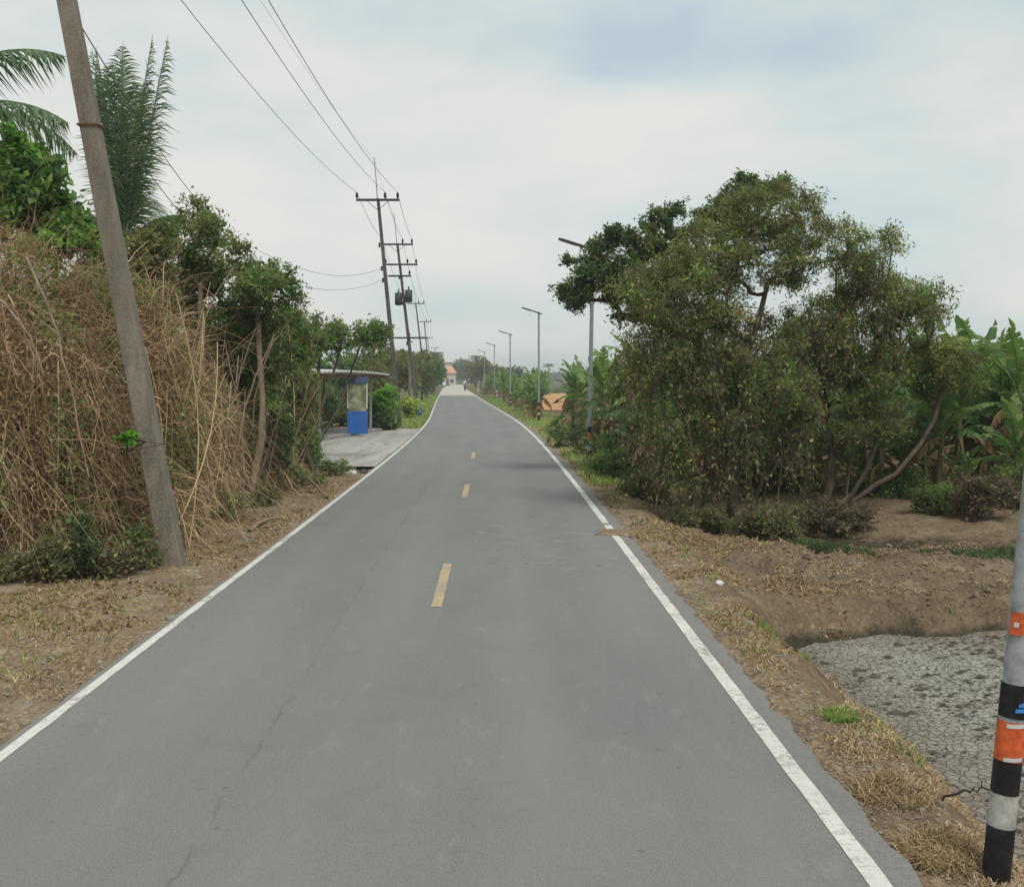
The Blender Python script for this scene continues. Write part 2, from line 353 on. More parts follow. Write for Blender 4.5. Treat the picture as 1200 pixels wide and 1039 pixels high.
def hgt(x, y):
    x = np.asarray(x, float); y = np.asarray(y, float); u = x-cx(y)
    near = 1-ss(60, 110, y)
    wob = fbm(x*1.1, y*1.1, 3)*1.5
    h = -.035+np.zeros_like(x)
    xr = x+wob*.35
    h = h-.2*ss(2.35, 3.3, xr)*near*(1-ss(28, 40, y))
    pond = ss(2.5, 3.5, xr)*(1-ss(14.55+wob*.8-.9*(1-ss(3.2, 5.0, x)), 15.3+wob*.8-.7*(1-ss(3.2, 5.0, x)), y))
    h = h-.5*pond
    yf = yfar(x)+wob*.3
    ditch = ss(2.75, 3.6, xr)*ss(yf, yf+.4, y)*(1-.66*ss(yf+1.7, yf+2.4, y)-.34*ss(yf+2.4, yf+5.5, y))
    h = h-.85*ditch
    bund = ss(2.9, 3.6, x)*ss(ynear(x)-.8, ynear(x)-.1, y)*(1-ss(yf, yf+.5, y))
    h = h+.0*bund
    # rubble-like roughness away from the road
    e = ss(2.75, 3.4, np.abs(u))
    amp = (.05+.12*ss(14.6, 15.4, y)*(x > 2)*(1-ss(18, 26, y)))*near*(1-.75*pond)
    h = h+e*amp*fbm(x*2.2, y*2.2, 9, 5)*2+e*near*.03*fbm(x*9, y*9, 21, 3)
    h = h+ss(24, 30, y)*ss(3, 6, x)*.22*near*(1+fbm(x*.5, y*.5, 5))
    h = h-.02*(1-e)
    h = h-.09*ss(-11, -10, x)*(1-ss(-3.0, -2.8, u))*ss(32, 34, y)*(1-ss(58, 61, y))*(x < 0)
    return h

def grid_sheet(xs, ys, m, zf, name):
    X, Y = np.meshgrid(xs, ys); Z = zf(X, Y); V = np.stack([X, Y, Z], -1).reshape(-1, 3)
    i = np.arange(len(ys)*len(xs)).reshape(len(ys), len(xs))
    f = np.stack([i[:-1, :-1], i[:-1, 1:], i[1:, 1:], i[1:, :-1]], -1).reshape(-1, 4)
    return Acc().add(V, f, m).build(name)
xs = np.concatenate([[-2600, -900, -300, -120, -60, -35, -24, -18, -14], np.arange(-11, 12, .085), np.arange(12, 20, .5), [24, 30, 42, 60, 120, 300, 900, 2600]])
ys = np.concatenate([[-60, -20, -8, 0, 2, 3.5], np.arange(4.5, 32, .085), np.arange(32, 60, .5), np.arange(60, 130, 4), np.arange(130, 560, 15), [700, 1000, 1500, 2600]])
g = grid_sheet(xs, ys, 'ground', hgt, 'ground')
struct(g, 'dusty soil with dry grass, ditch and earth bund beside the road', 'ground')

def strip(name, m, u0, u1, y0, y1, z, step=.5, jag=(0, 0), uv=False, nu=1):
    yy = np.unique(np.concatenate([np.arange(y0, min(y1, 60), step), np.arange(min(y1, 60), y1, 4.0), [y1]])); yy = yy[(yy >= y0) & (yy <= y1)]
    us = np.linspace(0, 1, nu+1); V = []; UV = []
    for k, t in enumerate(us):
        u = u0+(u1-u0)*t+np.zeros_like(yy)
        if k == 0: u = u+jag[0]*fbm(yy*1.7, yy*0+3.3, 4)*2
        if k == nu: u = u+jag[1]*fbm(yy*3.1, yy*0+8.3, 6, 5)*2.4
        V.append(np.stack([cx(yy)+u, yy, z+0*yy], -1)); UV.append(np.stack([u, yy], -1))
    V = np.stack(V, 1); UV = np.stack(UV, 1); i = np.arange(len(yy)*(nu+1)).reshape(len(yy), nu+1)
    f = np.stack([i[:-1, :-1], i[:-1, 1:], i[1:, 1:], i[1:, :-1]], -1).reshape(-1, 4)
    o = Acc().add(V.reshape(-1, 3), f, m).build(name, smooth=False)
    if uv:
        l = o.data.uv_layers.new(name='UVMap'); vi = np.empty(len(o.data.loops), np.int32); o.data.loops.foreach_get('vertex_index', vi)
        l.data.foreach_set('uv', UV.reshape(-1, 2)[vi].astype(np.float32).reshape(-1))
    return o
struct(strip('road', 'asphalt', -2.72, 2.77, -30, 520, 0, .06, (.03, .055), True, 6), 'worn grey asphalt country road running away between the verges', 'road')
struct(strip('road_marking', 'white_line', -2.665, -2.575, -30, 430, .004, .1, (.009, .009)), 'thin white edge line on the left side of the road', 'road marking')
for a, b_ in ((-30, 19.0), (19.55, 20.3), (20.5, 430)):
    struct(strip('road_marking', 'white_line', 2.49, 2.605, a, b_, .004, .1, (.009, .009)),
           {-30: 'white edge line on the right from the foreground to the dirt spill', 19.55: 'short white fragment of the right edge line in the dirt spill', 20.5: 'white edge line on the right running on beyond the dirt spill'}[a], 'road marking')
k = 0
for y0 in np.arange(1.0, 45, 12):
    o = strip('road_marking', 'yellow_line', -.06, .06, y0, y0+3.05, .004, .2, (.012, .012))
    lab = {0: 'yellow centre dash under the viewpoint, outside the bottom edge', 1: 'nearest whole yellow centre dash on the road', 2: 'second yellow centre dash, shorter looking and farther off'}.get(k, 'faint yellow centre dash far along the road')
    struct(o, lab, 'road marking'); o['group'] = 'yellow centre dashes'; k += 1
# mud floor of the dried pond
mx = np.arange(2.9, 26, .12); my = np.concatenate([np.arange(3, 15.8, .12)])
o = grid_sheet(mx, my, 'mud', lambda x, y: -.655+.022*fbm(x*2.5, y*2.5, 33)*2+.0*x, 'dried_pond')
struct(o, 'grey cracked mud floor of the dried pond right of the road', 'mud flat')
# concrete apron by the shelter
ay = np.arange(33.6, 59, .6); le = np.interp(ay, [33.6, 36, 40, 44, 59], [-5.2, -6.6, -8.2, -9.6, -9.0])
V = np.stack([np.stack([le, ay, .008+0*ay], -1), np.stack([cx(ay)-2.72, ay, .008+0*ay], -1)], 1)
i = np.arange(len(ay)*2).reshape(-1, 2)
o = Acc().add(V.reshape(-1, 3), np.stack([i[:-1, 0], i[:-1, 1], i[1:, 1], i[1:, 0]], -1), 'apron').build('concrete_apron')
struct(o, 'pale concrete apron between the road and the bus shelter', 'pavement')
# orange soil patch and fields
def poly(name, pts, z, m, lab, cat):
    o = Acc().add([(x, y, z) for x, y in pts], [list(range(len(pts)))], m).build(name); return struct(o, lab, cat)
poly('bare_soil_field', [(1.6, 92), (9, 92), (26, 140), (22, 190), (5, 195), (1.2, 150)], .03, 'orangesoil', 'strip of bare orange soil between banana plants beyond the road', 'bare soil')
poly('bare_soil_field', [(10.5, 38), (12, 38), (12.4, 44), (10.6, 43)], .3, 'orangesoil', 'bare orange soil glimpsed between the banana plants at right', 'bare soil')

# ------------------------------------------------------------------ trees
def blob_points(blobs, n, rng, shell=.0):
    """blobs: (px, py, Y, rx_px, rz_px, depth_m). Returns world points."""
    vol = np.array([b[3]*b[4]*b[5]*(b[2]**2) for b in blobs])**.75; vol /= vol.sum(); out = []
    for b, w in zip(blobs, vol):
        k = max(2, int(round(n*w))); d = rng.normal(size=(k, 3)); d /= np.linalg.norm(d, axis=1, keepdims=True)
        r = rng.uniform(shell, 1, k)[:, None]**(1/2.6); q = d*r
        c = W(b[0], b[1], b[2]); s = b[2]/F
        out.append(c+q*np.array([b[3]*s, b[5], b[4]*s]))
    return np.concatenate(out)
def ell_points(ells, n, rng, shell=0):
    vol = np.array([e[3]*e[4]*e[5] for e in ells])**.75; vol /= vol.sum(); out = []
    for e, w in zip(ells, vol):
        k = max(2, int(round(n*w))); d = rng.normal(size=(k, 3)); d /= np.linalg.norm(d, axis=1, keepdims=True)
        r = rng.uniform(shell, 1, k)[:, None]**(1/2.6)
        out.append(np.array(e[:3])+d*r*np.array(e[3:6]))
    return np.concatenate(out)
def limbs(acc, pts, stems, m, rng, rtip=.008, rpow=.47, rmax=.25, sides=5, wig=.06, trunkbias=.0):
    """branch skeleton: every crown point is joined to the nearest limb already grown"""
    nodes = []; par = []; chains = []
    for st in stems:                       # stems: polyline of points
        st = np.asarray(st, float); prev = -1; ch = []
        for a, b in zip(st[:-1], st[1:]):
            for t in np.linspace(0, 1, 5)[:-1]:
                q = a+(b-a)*t+rng.normal(size=3)*wig*.25*(prev >= 0); nodes.append(q); par.append(prev); prev = len(nodes)-1; ch.append(prev)
        nodes.append(st[-1]); par.append(prev); ch.append(len(nodes)-1); chains.append((ch, None))
    base = np.array(nodes[0])
    order = np.argsort(np.linalg.norm(pts-base, axis=1)); Nn = np.array(nodes)
    for i in order:
        p = pts[i]; d = np.linalg.norm(Nn-p, axis=1)
        pen = np.maximum(0, Nn[:, 2]-p[2])*1.2      # prefer to grow upwards
        j = int(np.argmin(d+pen)); a = Nn[j]; L = d[j]; k = max(2, int(L/.35))
        mid = (a+p)/2+rng.normal(size=3)*L*.10+np.array([0, 0, -L*.08]); ch = [j]; prev = j; new = []
        for t in np.linspace(0, 1, k+1)[1:]:
            q = a*(1-t)**2+2*mid*t*(1-t)+p*t*t+rng.normal(size=3)*wig*.3*(t < 1)
            new.append(q); par.append(prev); prev = len(par)-1; ch.append(prev)
        Nn = np.concatenate([Nn, np.array(new)]); chains.append((ch, j))
    cnt = np.ones(len(par))*.5
    for i in range(len(par)-1, -1, -1):
        if par[i] >= 0: cnt[par[i]] += cnt[i]*1.0 if True else 0
    # counts grow along chains; damp to endpoint counts
    ends = np.zeros(len(par)); 
    for ch, _ in chains: ends[ch[-1]] += 1
    for i in range(len(par)-1, -1, -1):
        if par[i] >= 0: ends[par[i]] += ends[i]
    rad = np.clip(rtip*np.maximum(ends, 1)**rpow, 0, rmax)
    K = 7; P = []; Q = []
    for ch, j in chains:
        pts_ = Nn[ch]; rr = rad[ch].copy()
        if j is not None: rr[0] = min(rr[0], rr[1]*1.25)
        t = np.linspace(0, len(ch)-1, K); i0 = np.minimum(t.astype(int), len(ch)-2) if len(ch) > 1 else t.astype(int); fr = (t-i0)[:, None]
        P.append(pts_[i0]*(1-fr)+pts_[i0+1]*fr); Q.append(rr[i0]*(1-fr[:, 0])+rr[i0+1]*fr[:, 0])
    acc.tubes(np.array(P), np.array(Q), m, sides, rng.uniform(0, 1, len(P)))
    return Nn
def spray(acc, pts, n, spread, L, Wd, mats, rng, droop=0, twig=None, tw=4, up=.2, tintoff=0.0):
    """twigs radiating from each crown point, leaves set along them"""
    k = len(pts); per = max(1, n//(k*tw))
    d = rng.normal(size=(k, tw, 3)); d[..., 2] = d[..., 2]*.7+up; d /= np.linalg.norm(d, axis=2, keepdims=True)
    ln = spread*rng.uniform(.5, 1.4, (k, tw, 1)); t = np.linspace(0, 1, 4)
    TP = pts[:, None, None]+d[:, :, None]*(ln[:, :, None]*t[None, None, :, None]); TP[..., 2] -= droop*(t**2)[None, None]*ln*1.0
    TP[:, :, 1:3] += rng.normal(size=TP[:, :, 1:3].shape)*spread*.08
    if twig: acc.tubes(TP.reshape(-1, 4, 3), np.broadcast_to(np.linspace(.005, .002, 4), (k*tw, 4)), twig, 3, rng.uniform(0, 1, k*tw))
    tt = rng.uniform(.1, 1.05, (k, tw, per, 1))
    c = pts[:, None, None]+d[:, :, None]*ln[:, :, None]*tt; c[..., 2] -= droop*ln*(tt[..., 0]**2)
    c = c+rng.normal(size=c.shape)*spread*.22
    c = c.reshape(-1, 3); dd = np.repeat(d.reshape(-1, 3), per, 0)*.6+rng.normal(size=c.shape)*.5; dd[:, 2] -= droop*.5
    base_t = np.repeat(rng.uniform(-.22, .22, k), tw*per)
    tint = np.clip(rng.uniform(.15, .85, len(c))+base_t+tintoff, 0, 1)
    pick = rng.uniform(0, 1, k); pick = np.repeat(pick, tw*per)+rng.normal(size=len(c))*.12
    cum = 0
    for m, w in mats:
        s = (pick >= cum) & (pick < cum+w) if cum > 0 else pick < w
        if m == mats[-1][0]: s = pick >= cum
        acc.leaves(c[s], L, Wd, m, dd[s], tint[s], rng); cum += w

def tree(name, label, cat, base, stems, pts, seed, nleaf, spread, L, Wd, mats, barkm='bark_grey', rtip=.009, rmax=.2, droop=.2, twig='vine_grey', tw=4, group=None, wig=.06, extra=None, rpow=.47):
    rng = np.random.default_rng(seed); base = np.asarray(base, float)
    e = empty(name, base, label, cat, group)
    A = Acc(); limbs(A, pts, stems, barkm, rng, rtip, rpow, rmax, wig=wig); A.build('trunk', e).data.transform(__import__('mathutils').Matrix.Translation(-Vector(base)))
    A = Acc(); spray(A, pts, nleaf, spread, L, Wd, mats, rng, droop, twig, tw)
    if extra: extra(A, rng)
    A.build('crown', e).data.transform(__import__('mathutils').Matrix.Translation(-Vector(base)))
    return e
def stemsfrom(base, tops, rng, lean=.3):
    base = np.asarray(base, float); out = []
    for t in tops:
        t = np.asarray(t, float); mid = (base+t)/2+rng.normal(size=3)*.25; b = base+np.array([rng.normal()*.18, rng.normal()*.18, -.1]); out.append([b, (b+mid)/2+rng.normal(size=3)*.08, mid, (mid+t)/2+rng.normal(size=3)*.1, t])
    return out
rg = np.random.default_rng(5)

# --- big vine-hung tree right of the road
bl = [(870, 300, 23.5, 85, 50, 1.3), (910, 250, 23.5, 70, 36, 1.0), (795, 345, 23, 70, 55, 1.2), (975, 295, 23.5, 50, 38, .9), (1030, 320, 24, 30, 36, .7), (955, 375, 23.6, 45, 25, .6), (765, 420, 23, 45, 50, 1.0),
      (860, 395, 23, 85, 45, 1.2), (845, 480, 22.8, 50, 40, .8), (925, 470, 23, 42, 36, .8), (790, 525, 22.6, 30, 30, .6)]
pts = blob_points(bl, 400, rg, .15)
b0 = np.array([4.3, 23.3, -.35])
def vines(A, rng):
    p = blob_points(bl[4:], 420, rng); n = len(p); K = 6; t = np.linspace(0, 1, K); ln = rng.uniform(.4, 1.9, n)
    P = p[:, None]+np.stack([np.outer(rng.normal(size=n)*.35, t), np.outer(rng.normal(size=n)*.3, t), -np.outer(ln, t**1.2)], -1)+rng.normal(size=(n, K, 3))*.04
    P[..., 2] = np.maximum(P[..., 2], -.5)
    A.tubes(P, np.full((n, K), .006), 'vine_grey', 3, rng.uniform(0, 1, n))
    q = P[:, 1:].reshape(-1, 3); q = np.repeat(q, 4, 0)+rng.normal(size=(len(q)*4, 3))*.08
    A.leaves(q, .085, .04, 'brownolive', rng.normal(size=q.shape)*.4+[0, 0, -.6], None, rng)
tree('spreading_tree', 'biggest tree right of the road, wide ragged olive brown crown hung with vines', 'tree', b0,
     stemsfrom(b0, [W(800, 400, 23), W(860, 380, 23.4), W(900, 330, 23.5), W(960, 400, 23.8), W(840, 470, 22.8), W(1010, 420, 24)], rg)
     + stemsfrom(b0+[-.9, .2, 0], [W(790, 450, 22.9), W(850, 440, 23.5)], rg)+stemsfrom(b0+[.6, -.2, 0], [W(940, 460, 23)], rg),
     pts, 21, 88000, .33, .08, .024, [('olive', .42), ('brownolive', .26), ('green', .22), ('yellowgreen', .06), ('dead', .04)], 'bark_grey', .0072, .13, .3, tw=5, extra=vines)
# --- dark-leaved tree behind it reaching towards the road
bl2 = [(690, 325, 31, 46, 30, .9), (735, 290, 31, 45, 38, 1.0), (785, 262, 31, 28, 20, .7), (720, 340, 31, 45, 30, 1), (875, 232, 31, 38, 24, .9), (905, 222, 31, 26, 18, .7), (850, 270, 31, 50, 40, 1), (780, 330, 31, 60, 50, 1.2), (668, 345, 31, 20, 14, .6)]
b1 = np.array([4.7, 31, -.1])
tree('leaning_tree', 'dark leaved tree behind the biggest one, its limb reaching left over the street lamp', 'tree', b1,
     stemsfrom(b1, [W(790, 350, 31), W(850, 290, 31)], rg), blob_points(bl2, 210, rg), 22, 56000, .28, .10, .045, [('dgreen', .75), ('olive', .25)], 'bark_dark', .012, .16, .1, 'bark_dark', tw=5)
# --- lower tree at right
bl3 = [(1060, 360, 25, 42, 42, 1.1), (1010, 425, 25, 60, 42, 1.1), (1090, 425, 25.5, 58, 36, 1.1), (1015, 490, 24.6, 50, 30, .8), (1005, 350, 24.6, 30, 30, .7), (1090, 350, 25, 26, 22, .5), (1040, 290, 24.6, 16, 22, .4), (960, 400, 25, 50, 50, 1.2), (1120, 420, 26, 40, 30, 1)]
b2 = np.array([6.9, 24.8, -.1])
tree('thorny_tree', 'lower twiggy green tree growing right beside the biggest tree', 'tree', b2,
     stemsfrom(b2, [W(1000, 440, 25), W(1060, 420, 25), W(1100, 470, 25.3), W(960, 440, 25)], rg), blob_points(bl3, 230, rg), 23, 70000, .34, .08, .024, [('olive', .48), ('green', .28), ('yellowgreen', .06), ('brownolive', .18)], 'bark_grey', .009, .1, .4, tw=6)
# --- small white stake
o = Acc().tubes([[(3.45, 27.5, -.2), (3.43, 27.5, .25), (3.4, 27.5, .72)]], [[.035, .035, .03]], 'bag', 8).build('marker_stake'); tag(o, 'short pale stake standing among stems at the foot of the biggest tree', 'stake')

# ------------------------------------------------------------------ bushes
def bush(name, label, loc, r, seed, n, L, Wd, mats, group=None, stemm='bark_grey', shell=.2, ncl=60, spread=.3, cat='bush', droop=.15, build_at=None):
    rng = np.random.default_rng(seed); e = empty(name, loc, label, cat, group)
    ells = [(0, 0, r[2]*.95, r[0]*.8, r[1]*.8, r[2]*.85)]
    for k in range(4):
        a = rng.uniform(0, 6.28); ells.append((math.cos(a)*r[0]*.5, math.sin(a)*r[1]*.5, r[2]*rng.uniform(.5, 1.35), r[0]*.5, r[1]*.5, r[2]*.5))
    p = ell_points(ells, ncl, rng, shell); p[:, 2] = np.maximum(p[:, 2], .08)
    A = Acc(); limbs(A, p, [[(rng.normal()*.1, rng.normal()*.1, -.1), (rng.normal()*.2, 0, r[2]*.5), (rng.normal()*r[0]*.3, rng.normal()*r[1]*.3, r[2])] for _ in range(4)], stemm, rng, .006, .45, .05, 4); A.build('stems', e)
    A = Acc(); spray(A, p, n, spread, L, Wd, mats, rng, droop, 'vine_grey', 4); A.build('foliage', e)
    return e
def at(px, Y, z=-.03): return ((px-HX)*Y/F, Y, z)

# ------------------------------------------------------------------ left side: dry vine thickets
def thicket(label, ells, seed, nstem, nleaf, base, greens=.12, group='dry vine thickets', L=.056):
    rng = np.random.default_rng(seed); e = empty('vine_thicket', base, label, 'thicket', group); bv = np.asarray(base, float)
    A = Acc()
    p = ell_points(ells, nstem, rng, .55); p[:, 2] = np.maximum(p[:, 2], .05); n = len(p); K = 8; t = np.linspace(0, 1, K)
    ln = rng.uniform(.3, 1.1, n)*np.where(rng.uniform(0, 1, n) < .15, 1.8, 1.0)
    dx = np.clip(rng.normal(.1, .55, n), -1.0, 1.0); dy = rng.normal(size=n)*.3; up = np.clip(rng.normal(-.1, .9, n), -1.3, 1.0)
    P = p[:, None]+np.stack([np.outer(dx*ln, t), np.outer(dy*ln, t), np.outer(up*ln, t)-np.outer(ln*rng.uniform(.0, .7, n), t**2)], -1)
    P += np.cumsum(rng.normal(size=(n, K, 3))*.013, 1); P[..., 2] = np.maximum(P[..., 2], .0)
    r = rng.choice([.002, .003, .005, .009], n, p=[.5, .33, .14, .03])
    A.tubes(P, r[:, None]*np.linspace(1.1, .5, K)[None], 'vine', 3, rng.uniform(0.1, 1, n))
    # upright bare stems
    k = 60; b = ell_points(ells, k, rng); b = b[:k]; b[:, 2] = 0
    tp = b+np.stack([np.clip(rng.normal(size=len(b))*.6, -.8, .8), rng.normal(size=len(b))*.3, rng.uniform(1.5, 4.2, len(b))], -1)
    s = np.linspace(0, 1, K)[None, :, None]; P2 = b[:, None]*(1-s)+tp[:, None]*s; P2[..., 0] += np.sin(s[..., 0]*3)*np.clip(rng.normal(size=(len(b), 1)), -1, 1)*.25
    A.tubes(P2, rng.uniform(.006, .017, len(b))[:, None]*np.linspace(1, .5, K)[None], 'vine', 5, rng.uniform(.5, 1, len(b)))
    o = A.build('stems', e); o.data.transform(__import__('mathutils').Matrix.Translation(-Vector(bv)))
    A = Acc(); c = ell_points(ells, nleaf, rng, .15); c[:, 2] = np.abs(c[:, 2]); patch = fbm(c[:, 0]*1.5+c[:, 1], c[:, 2]*1.5, seed)
    gm = (patch > .18-greens) ; tt = np.clip(rng.uniform(0, 1, len(c))*.8+.4*patch+.1, 0, 1)
    g2 = gm & (rng.uniform(0, 1, len(c)) < .75)
    A.leaves(c[~g2], L, L*.5, 'dead', None, tt[~g2], rng); A.leaves(c[~g2][::40]+.02, L*2.0, L*.5, 'straw', None, tt[~g2][::40], rng); A.leaves(c[g2][::2], L*1.1, L*.6, 'olive', None, tt[g2][::2], rng); A.leaves(c[g2][1::2], L*1.2, L*.7, 'green', None, tt[g2][1::2], rng)
    o = A.build('foliage', e); o.data.transform(__import__('mathutils').Matrix.Translation(-Vector(bv)))
    return e
thicket('tall brown vine thicket at the left edge, nearest to the viewer', [(-8.3, 16.9, 1.6, 2.4, 1.9, 2.8), (-6.7, 16.7, 1.1, 1.3, 1.6, 2.5), (-7.8, 17.3, 3.2, 1.8, 1.2, 1.6)], 31, 16000, 135000, (-8, 16.5, 0), .2)
thicket('brown vine thicket rising directly behind the nearest utility pole', [(-5.9, 18.3, 1.5, 1.2, 1.3, 2.3), (-6.4, 18.6, 2.8, 1.2, 1, 1.5), (-5.5, 17.4, .6, .8, .8, .9)], 32, 7500, 75000, (-6, 18, 0), .21)
thicket('greyish brown tangle of bare stems under the green tree at left', [(-5.9, 21.8, 1.1, .9, 1.5, 1.9), (-5.9, 24.0, .8, .8, 1.4, 1.4)], 33, 2200, 22000, (-5.8, 22, 0), .2)
thicket('low tangle of dry twigs beside the fallen branch', [(-5.7, 26.8, .5, .85, 1.4, .9)], 34, 1500, 6000, (-5.6, 26.8, 0), .12)

# green trees on the left
b = at(60, 19.5); b = np.array(b)
tree('broadleaf_tree', 'glossy green broadleaf tree poking out above the brown thicket at the left edge', 'tree', b, stemsfrom(b, [W(30, 260, 19.5), W(70, 260, 19.5)], rg),
     blob_points([(10, 225, 19.5, 62, 48, 1), (62, 262, 19.3, 40, 50, .9), (25, 190, 19.6, 40, 22, .7), (-60, 240, 19.5, 60, 60, 1)], 70, rg), 41, 24000, .34, .15, .075, [('green', .8), ('bright', .2)], 'bark_grey', .012, .12, .15)
b = np.array(at(268, 23.2))
tree('green_tree', 'bushy green tree with bare tan stems right of the nearest utility pole', 'tree', b,
     stemsfrom(b, [W(235, 330, 23), W(300, 340, 23.3), W(265, 380, 22.8), W(320, 400, 23)], rg)+stemsfrom(b+[-.5, -.3, 0], [W(215, 420, 22.6), W(255, 440, 22.5)], rg),
     blob_points([(232, 282, 23, 38, 38, .9), (285, 325, 23, 42, 42, 1), (240, 350, 23.4, 62, 45, 1.1), (320, 370, 23.4, 28, 50, .9), (300, 430, 24, 50, 60, .9), (205, 330, 24, 40, 50, .9), (235, 250, 23, 18, 20, .4), (180, 300, 23, 30, 34, .7), (330, 345, 23.6, 18, 26, .5)], 150, rg), 42, 44000, .32, .08, .034,
     [('green', .5), ('olive', .4), ('dgreen', .1)], 'bark_tan', .011, .1, .25, 'vine', tw=5)
b = np.array(at(150, 21))
tree('hedge_tree', 'dull olive bushy tree hiding the foot of the upright palm behind the nearest pole', 'tree', b, stemsfrom(b, [W(140, 330, 21), W(175, 330, 21.3)], rg),
     blob_points([(150, 310, 21, 34, 26, .6), (185, 300, 21.3, 26, 34, .6), (118, 320, 21, 26, 24, .6), (165, 350, 21, 45, 25, .7)], 60, rg), 45, 20000, .3, .09, .035, [('olive', .5), ('brownolive', .5)], 'bark_grey', .01, .08, .3)
b = np.array(at(345, 28))
tree('slender_tree', 'slender dark tree with drooping twigs between the green tree and the shelter', 'tree', b, stemsfrom(b, [W(345, 420, 28), W(372, 450, 28), W(330, 400, 28)], rg),
     blob_points([(334, 400, 28, 26, 44, .7), (332, 475, 28, 22, 50, .8), (315, 480, 28.5, 30, 60, .8), (358, 402, 29, 22, 16, .6)], 100, rg), 43, 34000, .3, .085, .034, [('olive', .6), ('dgreen', .1), ('green', .3)], 'bark_grey', .01, .08, .5, tw=5)
b = np.array(at(358, 36))
tree('slender_tree', 'thin wispy tree with sparse leaves against the sky left of the shelter roof', 'tree', b, stemsfrom(b, [W(375, 415, 36), W(400, 402, 36), W(422, 405, 37)], rg),
     blob_points([(392, 395, 36, 30, 18, .6), (424, 395, 36.5, 26, 13, .5), (350, 420, 36, 14, 25, .5), (357, 380, 35, 20, 18, .5), (438, 385, 37, 12, 8, .3)], 75, rg), 44, 13000, .38, .11, .045, [('olive', .6), ('green', .4)], 'bark_grey', .01, .08, .3)
# leaning bare stems
def stick(label, a, b_, c, r, m='bark_tan', name='bare_stem', cat='bare stem', grp='bare leaning stems'):
    t = np.linspace(0, 1, 12)[:, None]; a, b_, c = map(np.asarray, (a, b_, c)); P = a*(1-t)**2+2*b_*t*(1-t)+c*t*t+np.random.default_rng(int(r*9999)).normal(size=(12, 3))*.012
    A = Acc().tubes(P[None], (r*np.linspace(1, .45, 12))[None], m, 7)
    for q in (5, 8):
        d = np.array([random.uniform(-.5, .5), random.uniform(-.2, .2), random.uniform(.2, .6)])*min(1, float(np.linalg.norm(c-a))*.3); s = np.linspace(0, 1, 5)[:, None]
        A.tubes((P[q]+d*s)[None], (r*.45*np.linspace(1, .4, 5))[None], m, 5)
    o = A.build(name, origin=tuple(P[0])); return tag(o, label, cat, grp)
stick('pale bare stem slanting up in front of the green tree foliage', W(222, 470, 21.4), W(228, 370, 21.6), W(275, 312, 21.6), .028)
stick('tan bare stem standing right of the dark gap under the green tree', W(268, 590, 21.8), W(276, 480, 21.8), W(322, 392, 22), .028)
stick('grey bare stem leaning right beside the slender dark tree', W(300, 575, 24.6), W(320, 500, 25), W(345, 430, 25.2), .03)
stick('forked tan stem rising from the weeds just right of the nearest utility pole', W(240, 600, 20.6), W(225, 520, 20.6), W(180, 440, 20.4), .03)
stick('long pale dead branch hanging across the brown thicket', W(30, 300, 14.7), W(75, 380, 14.5), W(102, 560, 14.6), .02)
stick('curved dead branch hanging lower on the brown thicket', W(-5, 350, 14.6), W(30, 370, 14.5), W(52, 440, 14.5), .022)
for i_, (a0, b0_, c0, Y_) in enumerate([((285, 590), (290, 500), (262, 400), 22.2), ((252, 585), (262, 480), (300, 385), 22.0), ((310, 575), (330, 500), (335, 370), 25.0), ((296, 585), (280, 520), (240, 450), 22.4), ((330, 565), (345, 500), (380, 440), 26.5), ((232, 600), (246, 500), (222, 420), 21.0)]):
    stick(['thin tan stem leaning left under the green tree', 'thin tan stem crossing the dark gap to the upper right', 'tall straight grey stem beside the slender dark tree', 'short tan stem leaning left from the dark gap', 'slanting grey stem nearest the bus shelter', 'thin bent stem closest to the nearest utility pole on its right'][i_], W(*a0, Y_), W(*b0_, Y_), W(*c0, Y_), .02+.002*i_)
# fallen branch at the verge
t = stick('fallen pale branch lying over the weeds at the left road edge', W(322, 556, 27.6), W(352, 545, 28.4), W(384, 583, 25), .05, name='fallen_branch', cat='branch', grp=None)
stick('broken branch lying on the leaf litter at the left road edge', W(293, 622, 19.6), W(305, 605, 20.6), W(332, 608, 21.2), .04, name='fallen_branch', cat='branch', grp=None)

# weeds and bushes along the left hedge foot
wl = [(262, 21.3, (.75, .6, .32), 'green', 'low leafy green weed clump at the foot of the tan stems'), (98, 15.1, (.22, .25, .5), 'dgreen', 'tall dark green weed against the foot of the brown thicket'),
      (168, 15.8, (.24, .25, .3), 'green', 'green weed tuft just left of the foot of the nearest utility pole'), (20, 14.7, (.5, .4, .2), 'brownolive', 'low brownish weeds at the left edge under the thicket'),
      (345, 27.2, (.7, .8, .24), 'green', 'low green weeds under the fallen branch'), (388, 31.0, (.7, .9, .24), 'green', 'green weed patch by the near corner of the concrete apron'),
      (132, 15.3, (.4, .3, .2), 'brownolive', 'brownish weeds between the dark weed and the pole foot'), (215, 18.9, (.5, .5, .3), 'olive', 'thin olive weeds just behind the nearest utility pole'),
      (60, 14.9, (.3, .3, .3), 'olive', 'olive weed clump left of the tall dark weed'), (300, 23.5, (.5, .6, .25), 'olive', 'olive weeds right of the leafy green clump')]
for i, (px, Y, r, m, lab) in enumerate(wl):
    x, y, z = at(px, Y); bush('weed_clump', lab, (x, y, float(hgt(x, y))-.02), r, 50+i, 1300, .075, .03, [(m, .7), ('brownolive', .3)], 'weed clumps along the left hedge', ncl=40, spread=.18, cat='weeds')
o = bush('vine_sprig', 'small bright green sprig climbing the left face of the nearest utility pole', (W(150, 520, 15.8)), (.1, .1, .06), 61, 260, .09, .07, [('bright', 1)], ncl=8, spread=.08, cat='vine')
